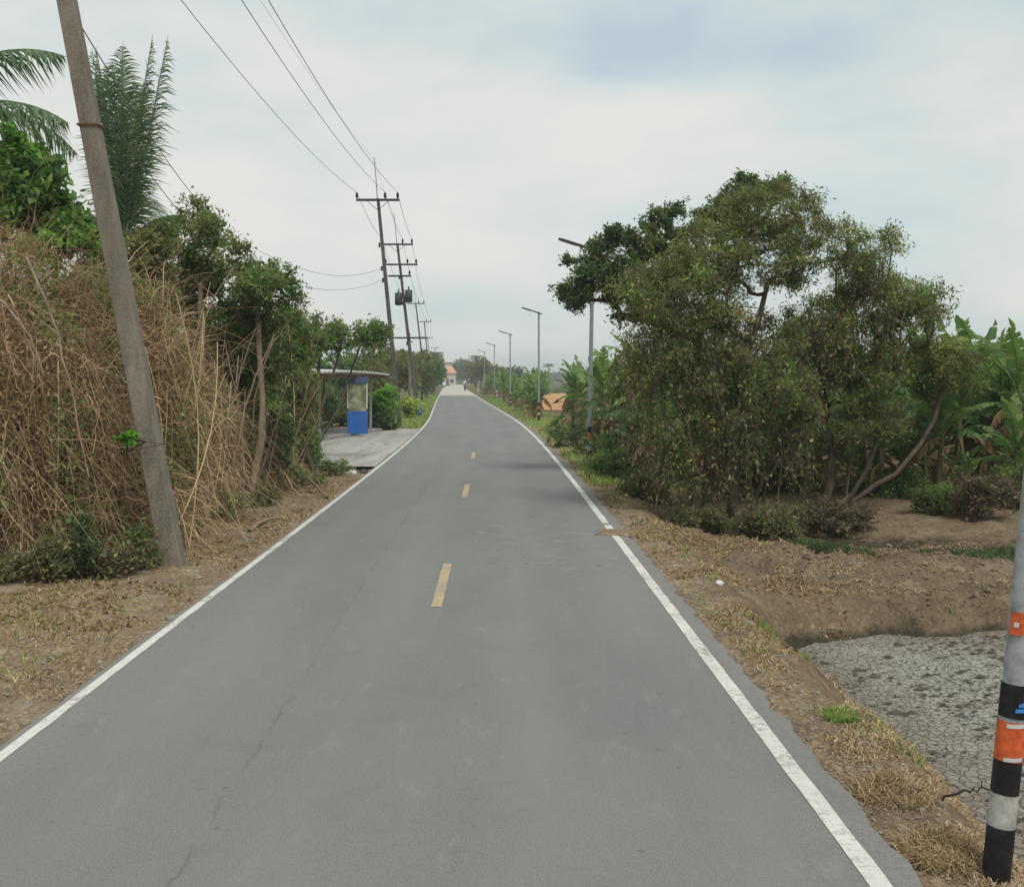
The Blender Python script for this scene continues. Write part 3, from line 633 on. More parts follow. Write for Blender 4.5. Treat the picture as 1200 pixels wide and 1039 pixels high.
# backing trees, copies of three dense kinds
kinds = [bush('dense_shrub', 'x', (0, 0, 0), (1.5, 1.3, 1.3), 70, 15000, .12, .06, [('green', .6), ('dgreen', .4)], ncl=120, spread=.38),
         bush('dense_shrub', 'x', (0, 0, 0), (1.5, 1.3, 1.3), 71, 15000, .12, .055, [('olive', .6), ('brownolive', .4)], ncl=120, spread=.38),
         bush('dense_shrub', 'x', (0, 0, 0), (1.5, 1.3, 1.3), 72, 13000, .11, .06, [('dgreen', .8), ('olive', .2)], ncl=120, spread=.38)]
used = [False]*3
def shrub(k, loc, s, label, group, rz=None):
    rz = random.uniform(0, 6.28) if rz is None else rz
    s = (s,)*3 if np.isscalar(s) else s
    if not used[k]:
        used[k] = True; o = kinds[k]; o.location = loc; o.rotation_euler.z = rz; o.scale = s; o['label'] = label; o['group'] = group; return o
    return copy_tree(kinds[k], loc, rz, s, label, group)
G1 = 'dense shrubs filling the left hedge'
for px, Y, k, s in [(290, 26.5, 0, (.8, .8, 1.6)), (318, 28, 1, (.7, .8, 1.75)), (255, 24.8, 1, (.7, .7, 1.7)), (340, 31, 0, (.5, .6, 1.35)), (40, 20, 1, (1.3, .8, 1.3)), (150, 21, 1, (1, .8, 1.45)), (215, 23.5, 2, (.9, .8, 1.2)), (290, 26, 2, (.8, .8, 1.15)), (240, 27, 0, (1.1, 1, 1.5)), (320, 30, 2, (.8, .8, 1.1)), (180, 26, 1, (1.4, 1, 1.5)), (322, 40, 0, (.7, .8, 1.0)), (290, 42, 1, (1.3, 1, 1.3)), (335, 56, 2, (1.0, .8, .95)), (372, 60, 0, (1.0, 1, 1.05)), (400, 63, 2, (1.0, .8, .9)), (345, 33, 2, (.55, .6, .6))]:
    shrub(k, at(px, Y), s, 'dark dense shrub deep in the left hedge behind the stems' if px < 345 else 'green shrub growing behind the bus shelter', G1 if px < 345 else 'shrubs behind the bus shelter')
shrub(1, at(440, 74), (1.6, 1, 1.45), 'brownish olive shrub rising above the bus shelter roof', None or 'shrubs behind the bus shelter')

# undergrowth on the right
ul = [(905, 22.2, (.8, .6, .35), 'brownolive', 'dark brown brush at the foot of the biggest tree'), (820, 22.6, (.6, .5, .35), 'brownolive', 'dry twiggy brush under the leaning stems of the biggest tree'),
      (975, 22.3, (.7, .5, .32), 'brush', 'dead brown brush between the biggest tree and the bare bank'), (1100, 24.0, (.62, .5, .36), 'green', 'small round green bush on the bank behind the earth bund'),
      (1150, 23.2, (.95, .6, .48), 'brush', 'dry purplish brown brush heap on the bank near the right edge'), (1040, 26.5, (.8, .6, .4), 'green', 'green weeds on top of the bare bank'),
      (870, 20.9, (.6, .35, .22), 'brownolive', 'low dark brush on the ditch edge right under the biggest tree'), (935, 20.2, (.6, .3, .18), 'olive', 'low brush hanging over the ditch right of the biggest trunk'), (1010, 20.3, (.6, .3, .14), 'brownolive', 'thin low brush on the ditch edge before the bare bank'),
      (755, 26.2, (.5, .6, .3), 'olive', 'olive weeds at the road verge left of the biggest tree'), (722, 31, (.8, .9, .45), 'green', 'leafy green bush right behind the near street lamp'),
      (1195, 25, (.7, .6, .5), 'green', 'light green bush cut by the right edge behind the brush heap'), (668, 44, (1.0, 1.4, .8), 'dgreen', 'dark bluish green bush on the verge between the two nearest street lamps'),
      (700, 40, (1.1, 1.2, .6), 'dgreen', 'dark bush behind the nearest whole street lamp')]
for i, (px, Y, r, m, lab) in enumerate(ul):
    x, y, z = at(px, Y); bush('roadside_bush', lab, (x, y, float(hgt(x, y))-.05), r, 80+i, 6500, .07, .028, [(m, .8), ('olive' if m != 'brush' else 'brownolive', .2)], 'bushes along the right verge', ncl=60, spread=.22, stemm='bark_grey')
for px, Y, k, s in [(880, 27.5, 0, (.7, .6, .5))]:
    shrub(k, at(px, Y, -.1), s, 'dense dark shrub behind the trunk of the biggest tree', 'dense shrubs behind the biggest tree')

# tufts on the pond side
def tuft_pts(cx0, cy0, rx, ry, n, rng): 
    q = rng.uniform(0, 6.283, n); k = np.sqrt(rng.uniform(0, 1, n))*1.5; return np.stack([np.cos(q)*k*rx+cx0, np.sin(q)*k*ry+cy0], -1)
def blades(acc, xy, H, m, rng, lean=.6, w=.006, zoff=0):
    n = len(xy); z = hgt(xy[:, 0], xy[:, 1])+zoff; b = np.stack([xy[:, 0], xy[:, 1], z-.01], -1); h = H*rng.uniform(.4, 1.3, n)[:, None]
    th = rng.uniform(0, 6.28, n); d = np.stack([np.cos(th)*lean, np.sin(th)*lean, np.ones(n)], -1)*(1+rng.normal(size=(n, 1))*.2); d[:, :2] *= rng.uniform(.3, 1.4, (n, 1)); d /= np.linalg.norm(d, axis=1, keepdims=True)
    ph = rng.uniform(0, 6.28, n); s = np.stack([np.cos(ph), np.sin(ph), 0*ph], -1)*w*rng.uniform(.6, 1.4, (n, 1))
    mid = b+d*h*.55; tip = b+d*h*1.0; tip[:, 2] -= h[:, 0]*.22*lean; tip[:, :2] += d[:, :2]*h*.15
    V = np.stack([b-s, b+s, mid+s*.7, mid-s*.7, tip], 1).reshape(-1, 3); i = np.arange(n)[:, None]*5
    t = np.repeat(rng.uniform(0, 1, n), 5)
    acc.add(V, np.concatenate([i+[[0, 1, 2, 3]]]), m, t); acc.f.append((i+[[3, 2, 4]])+acc.n-n*5); acc.m.append(np.full(n, acc.mi(m)))
rng = np.random.default_rng(90)
def verge_xy(n, u0, u1, y0, y1, thr=None, s=1.1):
    y = y0+(y1-y0)*rng.uniform(0, 1, n)**1.3; u = rng.uniform(u0, u1, n); x = cx(y)+u
    if thr is not None:
        k = fbm(x*s, y*s, 77) > thr; x, y = x[k], y[k]
    return np.stack([x, y], -1)
A = Acc(); blades(A, verge_xy(62000, -7.2, -2.70, 7, 30, -.02), .10, 'straw', rng, 2.6, .006); blades(A, verge_xy(4500, -6.8, -3.2, 9, 30, .08, 1.7), .14, 'grassgreen', rng, .8, .005); blades(A, verge_xy(6000, -6.8, -2.9, 9, 30, .03, 1.3), .2, 'dead', rng, 1.2, .006)
tag(A.build('dry_grass'), 'flattened straw coloured grass on the left verge', 'dry grass', kind='stuff')
A = Acc(); blades(A, verge_xy(60000, 2.95, 4.1, 5.4, 20, -.02), .09, 'straw', rng, 2.2, .005)
blades(A, verge_xy(5000, 2.72, 2.98, 5.4, 25, .02), .05, 'straw', rng, 2.2, .004); blades(A, verge_xy(2500, 2.9, 3.6, 8, 30, .06, 1.9), .12, 'grassgreen', rng, .9, .004)
xy = np.stack([rng.uniform(2.3, 8.5, 45000), rng.uniform(15.2, 21, 45000)], -1); k = (fbm(xy[:, 0]*1.4, xy[:, 1]*1.4, 5) > -.02); blades(A, xy[k], .11, 'straw', rng, 2.2, .006)
B_ = Acc(); q = rng.uniform(3.2, 12, 26000); yy_ = yfar(q)+rng.uniform(1.5, 2.9, len(q)); blades(B_, np.stack([q, yy_], -1)[fbm(q*1.1, yy_, 15) > -.1], .13, 'dgreen', rng, .9, .008)
q = rng.uniform(4.5, 12, 1500); yy_ = 15.0+rng.normal(size=len(q))*.16; blades(B_, np.stack([q, yy_], -1)[fbm(q*.9, yy_, 25) > .02], .10, 'dgreen', rng, 1.2, .006)
tag(B_.build('dark_grass'), 'dark green weeds lining the ditch behind the earth bund', 'weeds', kind='stuff')
tag(A.build('dry_grass'), 'dry straw grass on the right verge and over the earth bund', 'dry grass', kind='stuff')
A = Acc(); blades(A, verge_xy(30000, -5.2, -2.8, 60, 170, -.1), .18, 'grassgreen', rng, .8, .02); blades(A, verge_xy(26000, 2.9, 6.0, 28, 150, -.1), .16, 'grassgreen', rng, .8, .015); blades(A, verge_xy(9000, -5.0, -2.8, 60, 150), .15, 'straw', rng, .8, .015)
tag(A.build('green_grass'), 'yellowish green grass along both verges farther down the road', 'grass', kind='stuff')
def tuft(label, x, y, r, n, H, m, m2='straw', lean=.8, w=.005):
    A = Acc(); blades(A, tuft_pts(x, y, r, r*1.2, n, rng), H, m, rng, lean, w); blades(A, tuft_pts(x, y, r, r, n//4, rng), H, m2, rng, lean, w)
    tag(A.build('grass_tuft'), label, 'grass tuft', 'grass tufts beside the pond')
def gx(px, py, z): Y = (CH-z)*F/(py-HY); return ((px-HX)*Y/F, Y)
tuft('large straw coloured tuft around the foot of the striped post', 2.28, 6.35, .13, 2600, .17, 'straw', 'dead', 1.5, .003)
tuft('straw tuft spilling down the bank left of the striped post', 2.35, 7.3, .17, 2200, .13, 'straw', 'dead', 1.8, .003)
for px, py, lab, m in [(945, 750, 'green grass tuft on the bank at the corner of pond and bund', 'grassgreen'), (1045, 862, 'small green tuft at the pond edge halfway to the striped post', 'grassgreen'), (900, 735, 'thin green tuft on the bank nearest the road', 'grassgreen'), (985, 905, 'dull green tuft low on the pond bank', 'grassgreen')]:
    x, y = gx(px, py, -.45 if px > 920 else -.2); tuft(lab, x, y, .075, 700, .10, m, 'straw', 1.0, .005)

# litter: leaves, gravel, clods
def chips(n, xyf, size, m, name, label, cat, zoff=.004, flat=.5):
    xy = xyf(n); z = hgt(xy[:, 0], xy[:, 1])+zoff; c = np.stack([xy[:, 0], xy[:, 1], z], -1); A = Acc(); n = len(xy)
    s = size*rng.lognormal(0, .45, n); d = rng.normal(size=(n, 6, 3))*.18
    o = np.array([(1, 0, 0), (0, 1, 0), (-1, 0, 0), (0, -1, 0), (0, 0, flat*1.4), (0, 0, -flat)])+d
    V = c[:, None]+o*s[:, None, None]; i = np.arange(n)[:, None, None]*6; f = np.array([(0, 1, 4), (1, 2, 4), (2, 3, 4), (3, 0, 4), (1, 0, 5), (2, 1, 5), (3, 2, 5), (0, 3, 5)])
    A.add(V.reshape(-1, 3), (i+f[None]).reshape(-1, 3), m, np.repeat(rng.uniform(0, 1, n), 6)); return tag(A.build(name, smooth=False), label, cat, kind='stuff')
chips(4000, lambda n: verge_xy(n, 2.8, 3.3, 5.5, 30), .009, 'stone', 'gravel', 'loose grey gravel along the right asphalt edge', 'gravel')
chips(3500, lambda n: verge_xy(n, -4.0, -2.7, 7, 30), .011, 'stone', 'gravel', 'loose gravel and crumbs along the left asphalt edge', 'gravel')
M['clod'] = plain('brown_clod', (.2, .145, .1), .95, .4, scale=5)
chips(4200, lambda n: np.stack([rng.uniform(2.6, 8.5, n), rng.uniform(15.0, 21.5, n)], -1), .018, 'clod', 'soil_clods', 'crumbly earth clods on the bund', 'earth clods')
M['mudclod'] = plain('dark_mud_clod', (.085, .075, .058), .95, .3, scale=8)
def mudchips(n):
    A = Acc(); x = rng.uniform(3.2, 12, n); y = rng.uniform(7, 14.9, n); k = fbm(x*1.2, y*1.2, 19) > -.08; x, y = x[k], y[k]; n = len(x)
    c = np.stack([x, y, -.648+0*x], -1); s = .014*rng.lognormal(0, .5, n); th = rng.normal(0, .5, n); o = np.array([(1.8, 0, 0), (0, .7, 0), (-1.8, 0, 0), (0, -.7, 0), (0, 0, .6)]); 
    V = c[:, None]+o[None]*s[:, None, None]+rng.normal(size=(n, 5, 3))*.004
    i = np.arange(n)[:, None, None]*5; A.add(V.reshape(-1, 3), (i+np.array([(0, 1, 4), (1, 2, 4), (2, 3, 4), (3, 0, 4)])[None]).reshape(-1, 3), 'mudclod'); return A.build('mud_crumbs', smooth=False)
tag(mudchips(6500), 'dark crumbs and curled mud flakes on the dried pond floor', 'mud crumbs', kind='stuff')
A = Acc(); xy = verge_xy(9000, -6.8, -2.85, 12, 32, -.05); c = np.stack([xy[:, 0], xy[:, 1], hgt(xy[:, 0], xy[:, 1])+.012], -1); A.leaves(c, .06, .035, 'dead', None, None, rng, 1.5)
xy = verge_xy(7000, 2.9, 5.0, 12, 32, -.05); c = np.stack([xy[:, 0], xy[:, 1], hgt(xy[:, 0], xy[:, 1])+.012], -1); A.leaves(c, .06, .035, 'dead', None, None, rng, 1.5)
tag(A.build('leaf_litter'), 'dead leaves scattered on the verges', 'leaf litter', kind='stuff')
# dirt spilled over the right line
A = Acc(); a = np.linspace(0, 2*np.pi, 48, endpoint=False); rr = 1+1.1*fbm(np.cos(a)*2+5, np.sin(a)*2, 3); ring = np.linspace(.02, 1, 26)
X = 1.75+np.cos(a)[None]*ring[:, None]*(.42*rr)[None]; Y = 19.3+np.sin(a)[None]*ring[:, None]*(.5*rr)[None]
Z = np.where(X-cx(Y) < 2.80, .0045+.018*(1-ring[:, None]**2), hgt(X, Y)-.05); i = np.arange(26*48).reshape(26, 48); nx = np.roll(i, -1, 1)
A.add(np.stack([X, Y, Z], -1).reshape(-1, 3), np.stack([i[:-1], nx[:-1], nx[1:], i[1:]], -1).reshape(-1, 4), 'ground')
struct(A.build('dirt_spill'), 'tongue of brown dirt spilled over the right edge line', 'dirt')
# rubble by the apron
def rock(label, x, y, s, m='stone', cat='rock', name='rubble_stone', group=None):
    bm = bmesh.new(); bmesh.ops.create_icosphere(bm, subdivisions=2, radius=1)
    r = random.Random(int(x*977+y*31)); q = (r.uniform(1, 1.4), r.uniform(.7, 1), r.uniform(.45, .7))
    for v in bm.verts:
        k = 1+.5*float(fbm(v.co.x*1.7+x*3, v.co.y*1.7+v.co.z*2+y, 5)); v.co = Vector((v.co.x*q[0], v.co.y*q[1], v.co.z*q[2]))*k*s
    me = bpy.data.meshes.new(name); bm.to_mesh(me); bm.free(); me.materials.append(M[m]); o = bpy.data.objects.new(name, me); C.objects.link(o); o.location = (x, y, float(hgt(x, y))+s*.25); o.rotation_euler.z = r.uniform(0, 6); return tag(o, label, cat, group)
for i in range(14):
    px = random.uniform(392, 432); py = random.uniform(545, 552); x, y = gx(px, py, 0); rock('dark rubble lump at the near end of the concrete apron', x, y, random.uniform(.07, .15), 'mudclod', 'rubble', group='rubble lumps at the apron edge')
x, y = gx(413, 549, .1); rock('small white plastic scrap among the rubble by the apron', x, y, .13, 'bag', 'litter', 'plastic_scrap')
x, y = gx(843, 693, -.15); rock('pale plastic scrap on the dirt slope right of the line', x, y, .06, 'bag', 'litter', 'plastic_scrap')
x, y = gx(903, 745, -.2); rock('small white scrap in the straw above the pond bank', x, y, .04, 'bag', 'litter', 'plastic_scrap')
x, y = gx(200, 720, 0); rock('grey stone at the asphalt edge on the left', x, y, .06, 'stone', 'rock')
x, y = gx(232, 674, 0); rock('grey stone in the straw right of the nearest pole', x, y, .055, 'stone', 'rock')

# ------------------------------------------------------------------ palms
def frond(A, base, az, el, ln, droop, rng, nl=70, wl=.8, lw=.022, m='palmleaf', vee=.7, hang=.3):
    K = 14; t = np.linspace(0, 1, K); ca, sa = math.cos(az), math.sin(az)
    ang = el-droop*t**1.3; ds = ln/(K-1); hor = np.concatenate([[0], np.cumsum(np.cos(ang[:-1])*ds)]); ver = np.concatenate([[0], np.cumsum(np.sin(ang[:-1])*ds)])
    P = np.array(base)+np.stack([hor*ca, hor*sa, ver], -1)
    A.tubes(P[None], (.028*(1-t*.85))[None], m, 5, .7)
    tt = np.linspace(.13, 1, nl); pi = tt*(K-1); i0 = np.minimum(pi.astype(int), K-2); fr = (pi-i0)[:, None]; B = P[i0]*(1-fr)+P[i0+1]*fr
    T = P[i0+1]-P[i0]; T /= np.linalg.norm(T, axis=1, keepdims=True); S = np.cross(T, [0, 0, 1.]); S /= np.linalg.norm(S, axis=1, keepdims=True)+1e-9; U = np.cross(S, T)
    Ll = wl*np.sin(np.clip(tt*.9+.12, 0, 1)*np.pi)**.6*rng.uniform(.85, 1.1, nl)
    for sg in (-1, 1):
        d = S*sg*.75+T*.62+U*(vee-.4)+rng.normal(size=(nl, 3))*.13; d /= np.linalg.norm(d, axis=1, keepdims=True); l = Ll[:, None]
        m1 = B+d*l*.5; m1[:, 2] -= hang*Ll*.15; tip = B+d*l; tip[:, 2] -= hang*Ll*.7
        w = U*lw+T*lw*.6
        V = np.stack([B-T*lw, B+T*lw, m1+T*lw*.9, m1-T*lw*.9, tip], 1); n = nl; i = np.arange(n)[:, None]*5
        A.add(V.reshape(-1, 3), i+[[0, 1, 2, 3]], m, np.repeat(rng.uniform(.1, .9, n), 5)); A.f.append((i+[[3, 2, 4]])+A.n-n*5); A.m.append(np.full(n, A.mi(m)))
def palm(label, base, H, fr, seed, trunk_r=.16, name='coconut_palm', curve=(0, 0), cat='palm'):
    rng = np.random.default_rng(seed); e = empty(name, base, label, cat)
    t = np.linspace(0, 1, 12)[:, None]; P = np.array([curve[0], curve[1], 0])*t**2+np.array([0, 0, H])*t
    Acc().tubes(P[None], (trunk_r*(1.25-.45*t[:, 0]+.2*np.exp(-t[:, 0]*12)))[None], 'bark_grey', 10).build('trunk', e)
    A = Acc(); top = P[-1]
    for az, el, ln, dr, kw in fr: frond(A, top+rng.normal(size=3)*.05, R(az), R(el), ln, R(dr), rng, **kw)
    A.build('fronds', e); return e
k1 = dict(nl=90, wl=.9, vee=.2, hang=.6, lw=.013)
palm('tall palm with upright feathery fronds directly behind the nearest utility pole', at(143, 23.5), 5.0,
     [(10, 85, 4.3, 5, k1), (100, 88, 4.0, 10, k1), (200, 87, 4.0, 8, k1), (300, 88, 4.1, 8, k1), (0, 79, 4.4, 0, k1), (180, 82, 4.1, 3, k1), (60, 86, 3.6, 12, k1), (250, 86, 3.6, 8, k1), (130, 87, 3.9, 8, k1), (330, 87, 3.4, 6, k1), (20, 62, 1.5, 70, k1), (160, 60, 1.7, 80, k1), (330, 50, 1.3, 80, k1), (230, 55, 2.2, 90, k1), (90, 60, 2.4, 70, k1)], 3)
k2 = dict(nl=70, wl=.8, vee=.2, hang=1.0, lw=.02)
palm('palm beyond the left edge whose drooping frond hangs into view', (-10.5, 20.5, -.03), 6.9,
     [(a, 50-20*(i % 3), 3.3, 75+10*(i % 2), k2) for i, a in enumerate((0, 40, 80, 120, 160, 200, 240, 280, 320))]+[(-8, 22, 3.1, 60, k2)], 4)

# ------------------------------------------------------------------ banana plants
def banana_leaf(A, base, az, el, ln, wd, droop, rng, m='banana', dry=False, tint=None):
    K = 15; t = np.linspace(0, 1, K); ca, sa = math.cos(az), math.sin(az); ang = el-droop*t**1.4; ds = ln/(K-1)
    hor = np.concatenate([[0], np.cumsum(np.cos(ang[:-1])*ds)]); ver = np.concatenate([[0], np.cumsum(np.sin(ang[:-1])*ds)])
    P = np.array(base)+np.stack([hor*ca, hor*sa, ver], -1); A.tubes(P[None], (.028*(1-t*.8))[None], m, 4, .8)
    T = np.gradient(P, axis=0); T /= np.linalg.norm(T, axis=1, keepdims=True); S = np.array([-sa, ca, 0]); U = np.cross(T, S)
    wv = wd*np.clip(np.sin(np.clip((t-.14)/.86, 0, 1)**.75*np.pi), 0, 1)**.55*.5
    tb = rng.uniform(.2, .8) if tint is None else tint
    for sg in (-1, 1):
        s0 = 2
        while s0 < K-1:
            s1 = min(K-1, s0+rng.integers(1, 3)); dr = rng.uniform(-.1, .8)+(.9 if dry else 0); sl = rng.uniform(-.04, .04)
            idx = np.arange(s0, s1+1); inn = P[idx]; w = wv[idx][:, None]
            out = inn+S*sg*w*math.cos(dr)-U[idx]*w*math.sin(dr)*(1 if U[0, 2] > 0 else -1)+T[idx]*(sl+.05); out[:, 2] -= np.abs(w[:, 0])*dr*.25
            if s1-s0 > 0 and s0 > 2: out[0] += T[s0]*.035
            mid = (inn+out)/2+U[idx]*.012
            V = np.concatenate([inn, mid, out]); n = len(idx); q = []
            for i in range(n-1): q += [(i, i+1, n+i+1, n+i), (n+i, n+i+1, 2*n+i+1, 2*n+i)]
            A.add(V, q, m, np.clip(tb+rng.normal()*.1, 0, 1)); s0 = s1
def banana(seed, H=2.0, nl=9, ln=2.0):
    rng = np.random.default_rng(seed); e = empty('banana_plant', (0, 0, 0), 'x', 'banana plant')
    A = Acc()
    for q in range(1):
        t = np.linspace(0, 1, 8); P = np.stack([.08*t, .05*t, H*t], -1); A.tubes(P[None], (.13-.07*t)[None], 'pstem', 9)
    A.build('stem', e); A = Acc(); top = np.array([.08, .05, H])
    a0 = rng.uniform(0, 6.28)
    for i in range(nl):
        f = i/(nl-1); banana_leaf(A, top-[0, 0, .35*(1-f)], a0+i*2.4+rng.normal()*.3, R(38+48*f+rng.normal()*6), ln*rng.uniform(.75, 1.1), .46, R(95-62*f+rng.normal()*12), rng, tint=.25+.4*rng.uniform()+.15*f)
    A.build('leaves', e)
    A = Acc()
    for i in range(5): banana_leaf(A, top-[0, 0, .3+.15*i], rng.uniform(0, 6.28), R(0), 1.15, .3, R(95), rng, 'bananadry', True)
    A.build('dead_leaves', e); return e
bans = [banana(200+i, H, nl, ln) for i, (H, nl, ln) in enumerate([(2.0, 12, 1.9), (1.6, 11, 1.8), (2.3, 12, 2.0), (1.0, 9, 1.4)])]; bu = [False]*4; bc = 0
def put_banana(x, y, s, label, group, k=None):
    global bc
    k = bc % 4 if k is None else k; bc += 1; rz = random.uniform(0, 6.28); z = float(hgt(x, y))-.03
    if not bu[k]:
        bu[k] = True; o = bans[k]; o.location = (x, y, z); o.rotation_euler.z = rz; o.scale = (s,)*3; o['label'] = label; o['group'] = group; return
    copy_tree(bans[k], (x, y, z), rz, s, label, group)
GB = 'banana plants right of the road'
near = [(850, 28.5, .85, 0, 'banana plant seen between the trunks of the biggest tree'), (900, 27.6, .8, 1, 'low banana plant just behind the biggest tree'), (950, 27.4, .8, 3, 'young banana plant in the gap between the two right trees'), (800, 30, .85, 2, 'banana plant behind the leaning left stems of the biggest tree'), (1035, 26.6, .75, 1, 'small banana plant leaning out of the gap under the thorny tree'), (1100, 26.4, .8, 0, 'yellowish banana plant behind the round green bush'), (1130, 25.8, .6, 3, 'young banana plant just behind the purplish brush heap'), (1170, 28.4, 1.1, 1, 'banana plant between the two tall ones at the right edge'), (1190, 27, 1.0, 2, 'tall banana plant rising highest at the right edge'), (1152, 29, 1.1, 0, 'banana plant with upright leaves second from the right edge'), (1125, 27.5, 1.05, 1, 'mid height banana plant with torn leaves left of the tall pair at the right edge'),
        (1085, 31, 1.0, 2, 'banana plant whose leaf tips show above the twiggy tree'), (1060, 27.6, .8, 3, 'short banana plant on the bank right of the biggest tree'), (1010, 28.5, .95, 0, 'banana plant seen through the gap right of the biggest trunk'),
        (975, 30, .95, 1, 'banana plant half hidden behind the thorny tree'), (1195, 25.6, .7, 3, 'young banana plant at the right edge low on the bank'), (720, 34.5, .9, 0, 'banana plant just right of the near street lamp, leaves reaching left'),
        (745, 31.5, .85, 1, 'banana plant with pale arching leaf at the left foot of the biggest tree'), (770, 34, 1.0, 2, 'taller banana plant behind the left stems of the biggest tree'), (708, 38, .9, 2, 'banana plant behind the near lamp pole'),
        (800, 37, 1.0, 0, 'banana plant deep behind the biggest tree'), (712, 32.5, .6, 3, 'low young banana plant at the foot of the near street lamp')]
for px, Y, s, k, lab in near:
    x, y, z = at(px, Y); put_banana(x, y, s, lab, GB, k)
for i in range(26):
    Y = random.uniform(25.6, 29.5); px = random.uniform(770, 1205)
    put_banana((px-HX)*Y/F, Y, random.uniform(.55, .85), 'small banana plant among the trunks at the front of the right grove', 'banana plants at the front of the grove')
for i in range(85):
    Y = random.uniform(28.5, 58); px = random.uniform(730, 1270)
    x = (px-HX)*Y/F
    if x-cx(Y) < 4.4: continue
    put_banana(x, Y, random.uniform(.75, 1.05), 'banana plant in the grove behind the trees at right', 'banana grove behind the trees')
for i in range(150):
    Y = 56+random.random()**1.3*150; u = random.uniform(4.2, 12) if Y > 95 or i % 3 else random.uniform(4.0, 6)
    x = float(cx(Y))+u; px = HX+x*F/Y
    if 634 < px < 668 and Y < 180 and not (Y < 65 and px > 668): continue
    put_banana(x, Y, random.uniform(.6, .95), 'banana plant in the row along the right verge beyond the second street lamp', 'banana row beyond the second lamp')

# ------------------------------------------------------------------ street lamps
def lamp(label, base, lean, tz, H=6.45, group='solar street lamps', arm=(-1.05, .32), near=False):
    e = empty('street_lamp', base, label, 'street lamp', group, 0); lx, ly = lean
    def q(z): return (lx*z, ly*z, z)
    r = .068
    Acc().tubes([[q(0), q(H*.5), q(H)]], [[r, r*.92, r*.8]], 'greypaint' if near else 'galv', 16).build('pole', e)
    bands = [(-.3, .36, 'black', .002), (.53, .70, 'black', .002), (.70, .90, 'orange' if near else 'orange_dull', .003), (.92, 1.09, 'black', .002), (.36, .53, 'dustwhite', .0015)]
    for a, b_, m, ex in bands: Acc().tubes([[q(a), q((a+b_)/2), q(b_)]], [[r+ex]*3], m, 16).build('painted_band', e)
    # slanted solar lamp unit on a short bracket
    c = np.array(q(H)); A = Acc(); A.tubes([[c-[0, 0, .25], c, c+[0, 0, .06]]], [[.05, .05, .05]], 'galv', 10); A.build('bracket', e)
    x0, x1 = arm[0], arm[0]+1.25; z0 = .42*.72; z1 = -.10
    D = np.array([x1-x0, 0, z1-z0]); L = np.linalg.norm(D); D /= L; U = np.array([-D[2], 0, D[0]]); Y_ = np.array([0, 1., 0])
    def slab(o, l, w, th, m, name):
        v = [o+D*a*l+Y_*b*w/2+U*cc*th for cc in (0, 1) for a, b in ((0, -1), (1, -1), (1, 1), (0, 1))]
        bevel(Acc().add(v, [(0, 3, 2, 1), (4, 5, 6, 7), (0, 1, 5, 4), (1, 2, 6, 5), (2, 3, 7, 6), (3, 0, 4, 7)], m).build(name, e, False), .008)
    s = c+np.array([x0, 0, z0]); slab(s, L, .30, .045, 'dark', 'lamp_housing'); slab(s+D*.1+U*.048, L*.8, .26, .012, 'glass', 'solar_panel'); slab(s+D*.08-U*.022, .5, .2, .02, 'white', 'lamp_lens')
    return e
e0 = lamp('nearest street lamp at the right edge, striped post cut off by the frame', (2.47, 6.1, -.15), (.102, 0), 0, near=True)
def onpost(z0, z1, m, name, w, off=0, ex=.006):
    a = np.linspace(-1, 1, 9)*w/.07-math.pi/2+off; V = []; f = []
    for z in (z0, z1):
        for t in a: V.append((.102*z+(.068+ex)*math.cos(t), (.068+ex)*math.sin(t), z))
    f = [(i, i+1, 10+i, 9+i) for i in range(8)]; Acc().add(V, f, m).build(name, e0)
onpost(1.345, 1.46, 'orange', 'reflector_tag', .035, -.75); onpost(1.385, 1.41, 'bag', 'tag_mark', .012, -.75, .008)
onpost(.955, .975, 'sticker', 'sticker_line', .035, .25)
for k_, w_ in enumerate((.006, .004, .007, .005, .004)): onpost(.982, 1.0+.004*(k_ % 3), 'sticker', 'sticker_mark', w_, .02+k_*.16)
onpost(.705, .725, 'bag', 'reflector_trim', .05, 0, .0045); onpost(.875, .895, 'bag', 'reflector_trim', .05, 0, .0045)
lab = ['nearest whole street lamp, its head half hidden by the leaning tree', 'second street lamp standing clear against the sky', 'third street lamp standing over the banana row', 'fourth street lamp, left of the third and smaller', 'farthest small street lamp in the row']
for l_, (x, y, ln) in zip(lab, [(2.33, 36, .018), (1.6, 71, 0), (-.15, 106, -.003), (-2.1, 141, 0), (-4.1, 177, 0)]):
    lamp(l_, (x, y, -.06), (ln, 0), 0)
o = stick('thin black twig sticking out beside the striped post above the pond', (2.52, 7.0, .02), (2.7, 7.0, .12), (2.84, 6.9, .09), .008, 'black', 'dead_twig', 'twig', None)

